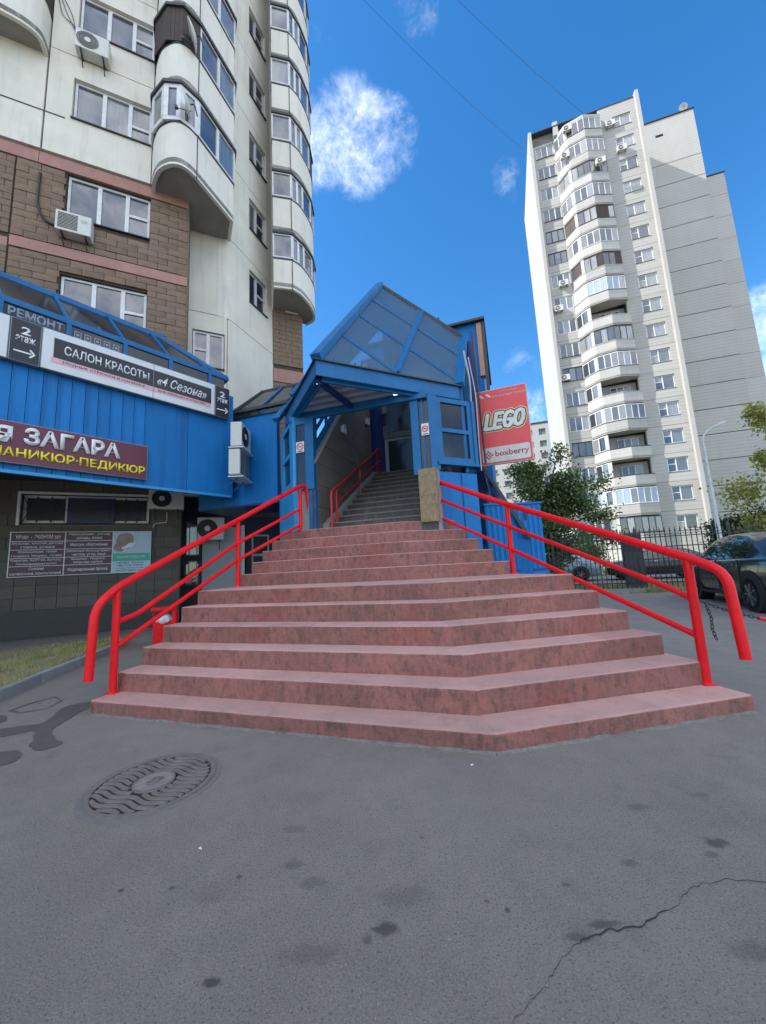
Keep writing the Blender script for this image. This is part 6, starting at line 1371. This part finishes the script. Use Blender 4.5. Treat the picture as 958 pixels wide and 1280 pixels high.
def tree(name, label, loc, H, crown, leafm, nleaf, ls_, seed, cat='tree', trunk=.12, droop=0.0, extra=(), clump=.42, group=None, nbr=46):
    """crown: (cx,cy,cz,rx,ry,rz) ellipsoid; branches grow to points in it, leaves cluster round the branch ends"""
    r_ = random.Random(seed); o = thing(name, label, cat, loc, group=group); cx, cy, cz, rx, ry, rz = crown
    tk = MB(); top = Vector((cx * .5, cy * .5, cz + rz * .5)); path = [Vector((0, 0, 0)), Vector((cx * .1 + r_.uniform(-.05, .05), 0, H * .2)), Vector((cx * .3, cy * .3, H * .45)), top]
    tk.tube(path, trunk, 8, rs=[trunk, trunk * .85, trunk * .6, trunk * .15]); ends = []
    for k in range(nbr):
        while True:
            p = Vector((r_.uniform(-1, 1), r_.uniform(-1, 1), r_.uniform(-1, 1)))
            if .25 < p.length < 1: break
        e = Vector((cx + p.x * rx, cy + p.y * ry, cz + p.z * rz)); t0 = r_.uniform(.15, .8); base = path[1].lerp(path[3], t0) if t0 > .3 else path[1].lerp(path[2], t0)
        mid = base.lerp(e, .5) + Vector((0, 0, .12 * H * r_.random() - droop * .1)); rr = trunk * (.32 - .2 * t0)
        tk.tube([base, mid, e], rr, 5, rs=[rr, rr * .6, rr * .2]); ends += [e, mid.lerp(e, .5)]
        if r_.random() < .5: ends.append(mid)
    for b0, b1 in extra: tk.tube([Vector(b0), Vector(b0).lerp(Vector(b1), .5) + Vector((0, 0, .15)), Vector(b1)], trunk * .3, 5, rs=[trunk * .3, trunk * .2, trunk * .08]); ends += [Vector(b1), Vector(b0).lerp(Vector(b1), .7), Vector(b0).lerp(Vector(b1), .88)]
    tk.obj('trunk', BARK, o, smooth=True)
    vs = []; fs = []
    wts = [r_.uniform(.3, 1.4) for _ in ends]; tot_ = sum(wts)
    for e, w_ in zip(ends, wts):
        cr_ = clump * r_.uniform(.6, 1.25)
        for q in range(int(nleaf * w_ / tot_)):
            d = Vector((r_.gauss(0, 1), r_.gauss(0, 1), r_.gauss(0, .8))) * cr_ * .5; c = e + d
            if droop: c.z -= abs(r_.gauss(0, 1)) * droop
            s_ = ls_ * r_.uniform(.6, 1.3); ax_ = Vector((r_.gauss(0, 1), r_.gauss(0, 1), r_.gauss(0, 1) - droop * 2)).normalized(); sd_ = ax_.cross(Vector((r_.gauss(0, 1), r_.gauss(0, 1), r_.gauss(0, 1)))).normalized() * s_ * .32; ax_ *= s_ * .5
            i = len(vs); vs += [tuple(c - ax_), tuple(c + sd_), tuple(c + ax_), tuple(c - sd_)]; fs.append((i, i + 1, i + 2, i + 3))
    MB().add(vs, fs).obj('crown', leafm, o, recalc=False); return o
t1 = 17.2 * dirh(23.6)
tree('broadleaf_tree', 'dark green broadleaf tree behind the blue booth, with branches reaching right', (t1.x, t1.y, 0), 6, (.0, .0, 3.0, 1.75, 1.5, 2.55), LF1, 19000, .13, 21, extra=(((.6, -.2, 3.4), (2.35, -.3, 4.3)), ((.5, 0, 2.4), (2.3, -.2, 2.9)), ((.4, 0, 2.0), (2.6, 0, 1.9)), ((.2, 0, 4.4), (.75, 0, 5.7)), ((-.4, 0, 3.6), (-1.2, 0, 5.0))), clump=.5, trunk=.13)
t2 = 31 * dirh(48.9)
tree('birch_tree', 'sunlit yellow-green tree with drooping branches at the right edge', (t2.x, t2.y, 0), 10, (0, 0, 5.6, 2.9, 2.6, 4.0), LF2, 34000, .2, 5, droop=.4, clump=.8, trunk=.16, extra=(((-1.2, .2, 4.6), (-3.6, .8, 4.6)), ((-1.0, .2, 3.0), (-3.2, .6, 2.6)), ((-1.6, 0, 7.0), (-2.3, .3, 9.0))))
for i, (az_, D, hh, lb_) in enumerate(((41.2, 31.5, 3.4, 'dark green shrub at the foot of the tower fin, left of the lamp post base'), (42.8, 31, 3.9, 'dark green shrub behind the fence, right of the lamp post base'), (44.6, 30.5, 3.5, 'dark green shrub behind the fence, under the yellow-green tree'))):
    q = D * dirh(az_); tree('shrub', lb_, (q.x, q.y, 0), hh, (0, 0, hh * .5, .95, .9, hh * .48), LF3, 4200, .16, 30 + i, 'shrub', trunk=.05, clump=.6, group='shrubs below the tower block', nbr=26)
for i, (az_, D, hh, lb_) in enumerate(((19.3, 24, 4.6, 'pale green bush just right of the hanging sign, behind the dark tree'), (27.5, 27, 2.2, 'low bush beyond the parked pale blue car'))):
    q = D * dirh(az_); tree('bush', lb_, (q.x, q.y, 0), hh, (0, 0, hh * .5, 1.2, 1.1, hh * .5), LF4, 3800, .15, 50 + i, 'bush', trunk=.05, clump=.6, group='bushes in the yard', nbr=24)
# grass beyond the fence
gm = MB(); rg = random.Random(13)
for k in range(9000):
    u = rg.uniform(-5, 10); v = rg.uniform(.3, 3.8) ** 1; q = FZ + dirh(108) * u + dirh(18) * v; h = rg.uniform(.04, .16); a = rg.uniform(0, 6.3)
    gm.add([(q.x, q.y, .01), (q.x + .02 * math.cos(a), q.y + .02 * math.sin(a), .01), (q.x + rg.uniform(-.05, .05), q.y + rg.uniform(-.05, .05), h)], [(0, 1, 2)])
tag(gm.obj('yard_grass', GRASS, recalc=False), kind='stuff')
# service gate cabinet behind the fence
kc = thing('utility_cabinet', 'dark grey utility cabinet just behind the iron fence', 'cabinet', (8.9, 13.9, 0), az=108)
MB().box(-.3, .3, 0, .35, .0, 1.95).obj('case', DGREY, kc, bevel=.01); MB().box(-.27, .27, -.012, 0, 1.3, 1.88).obj('door', BLACKW, kc)
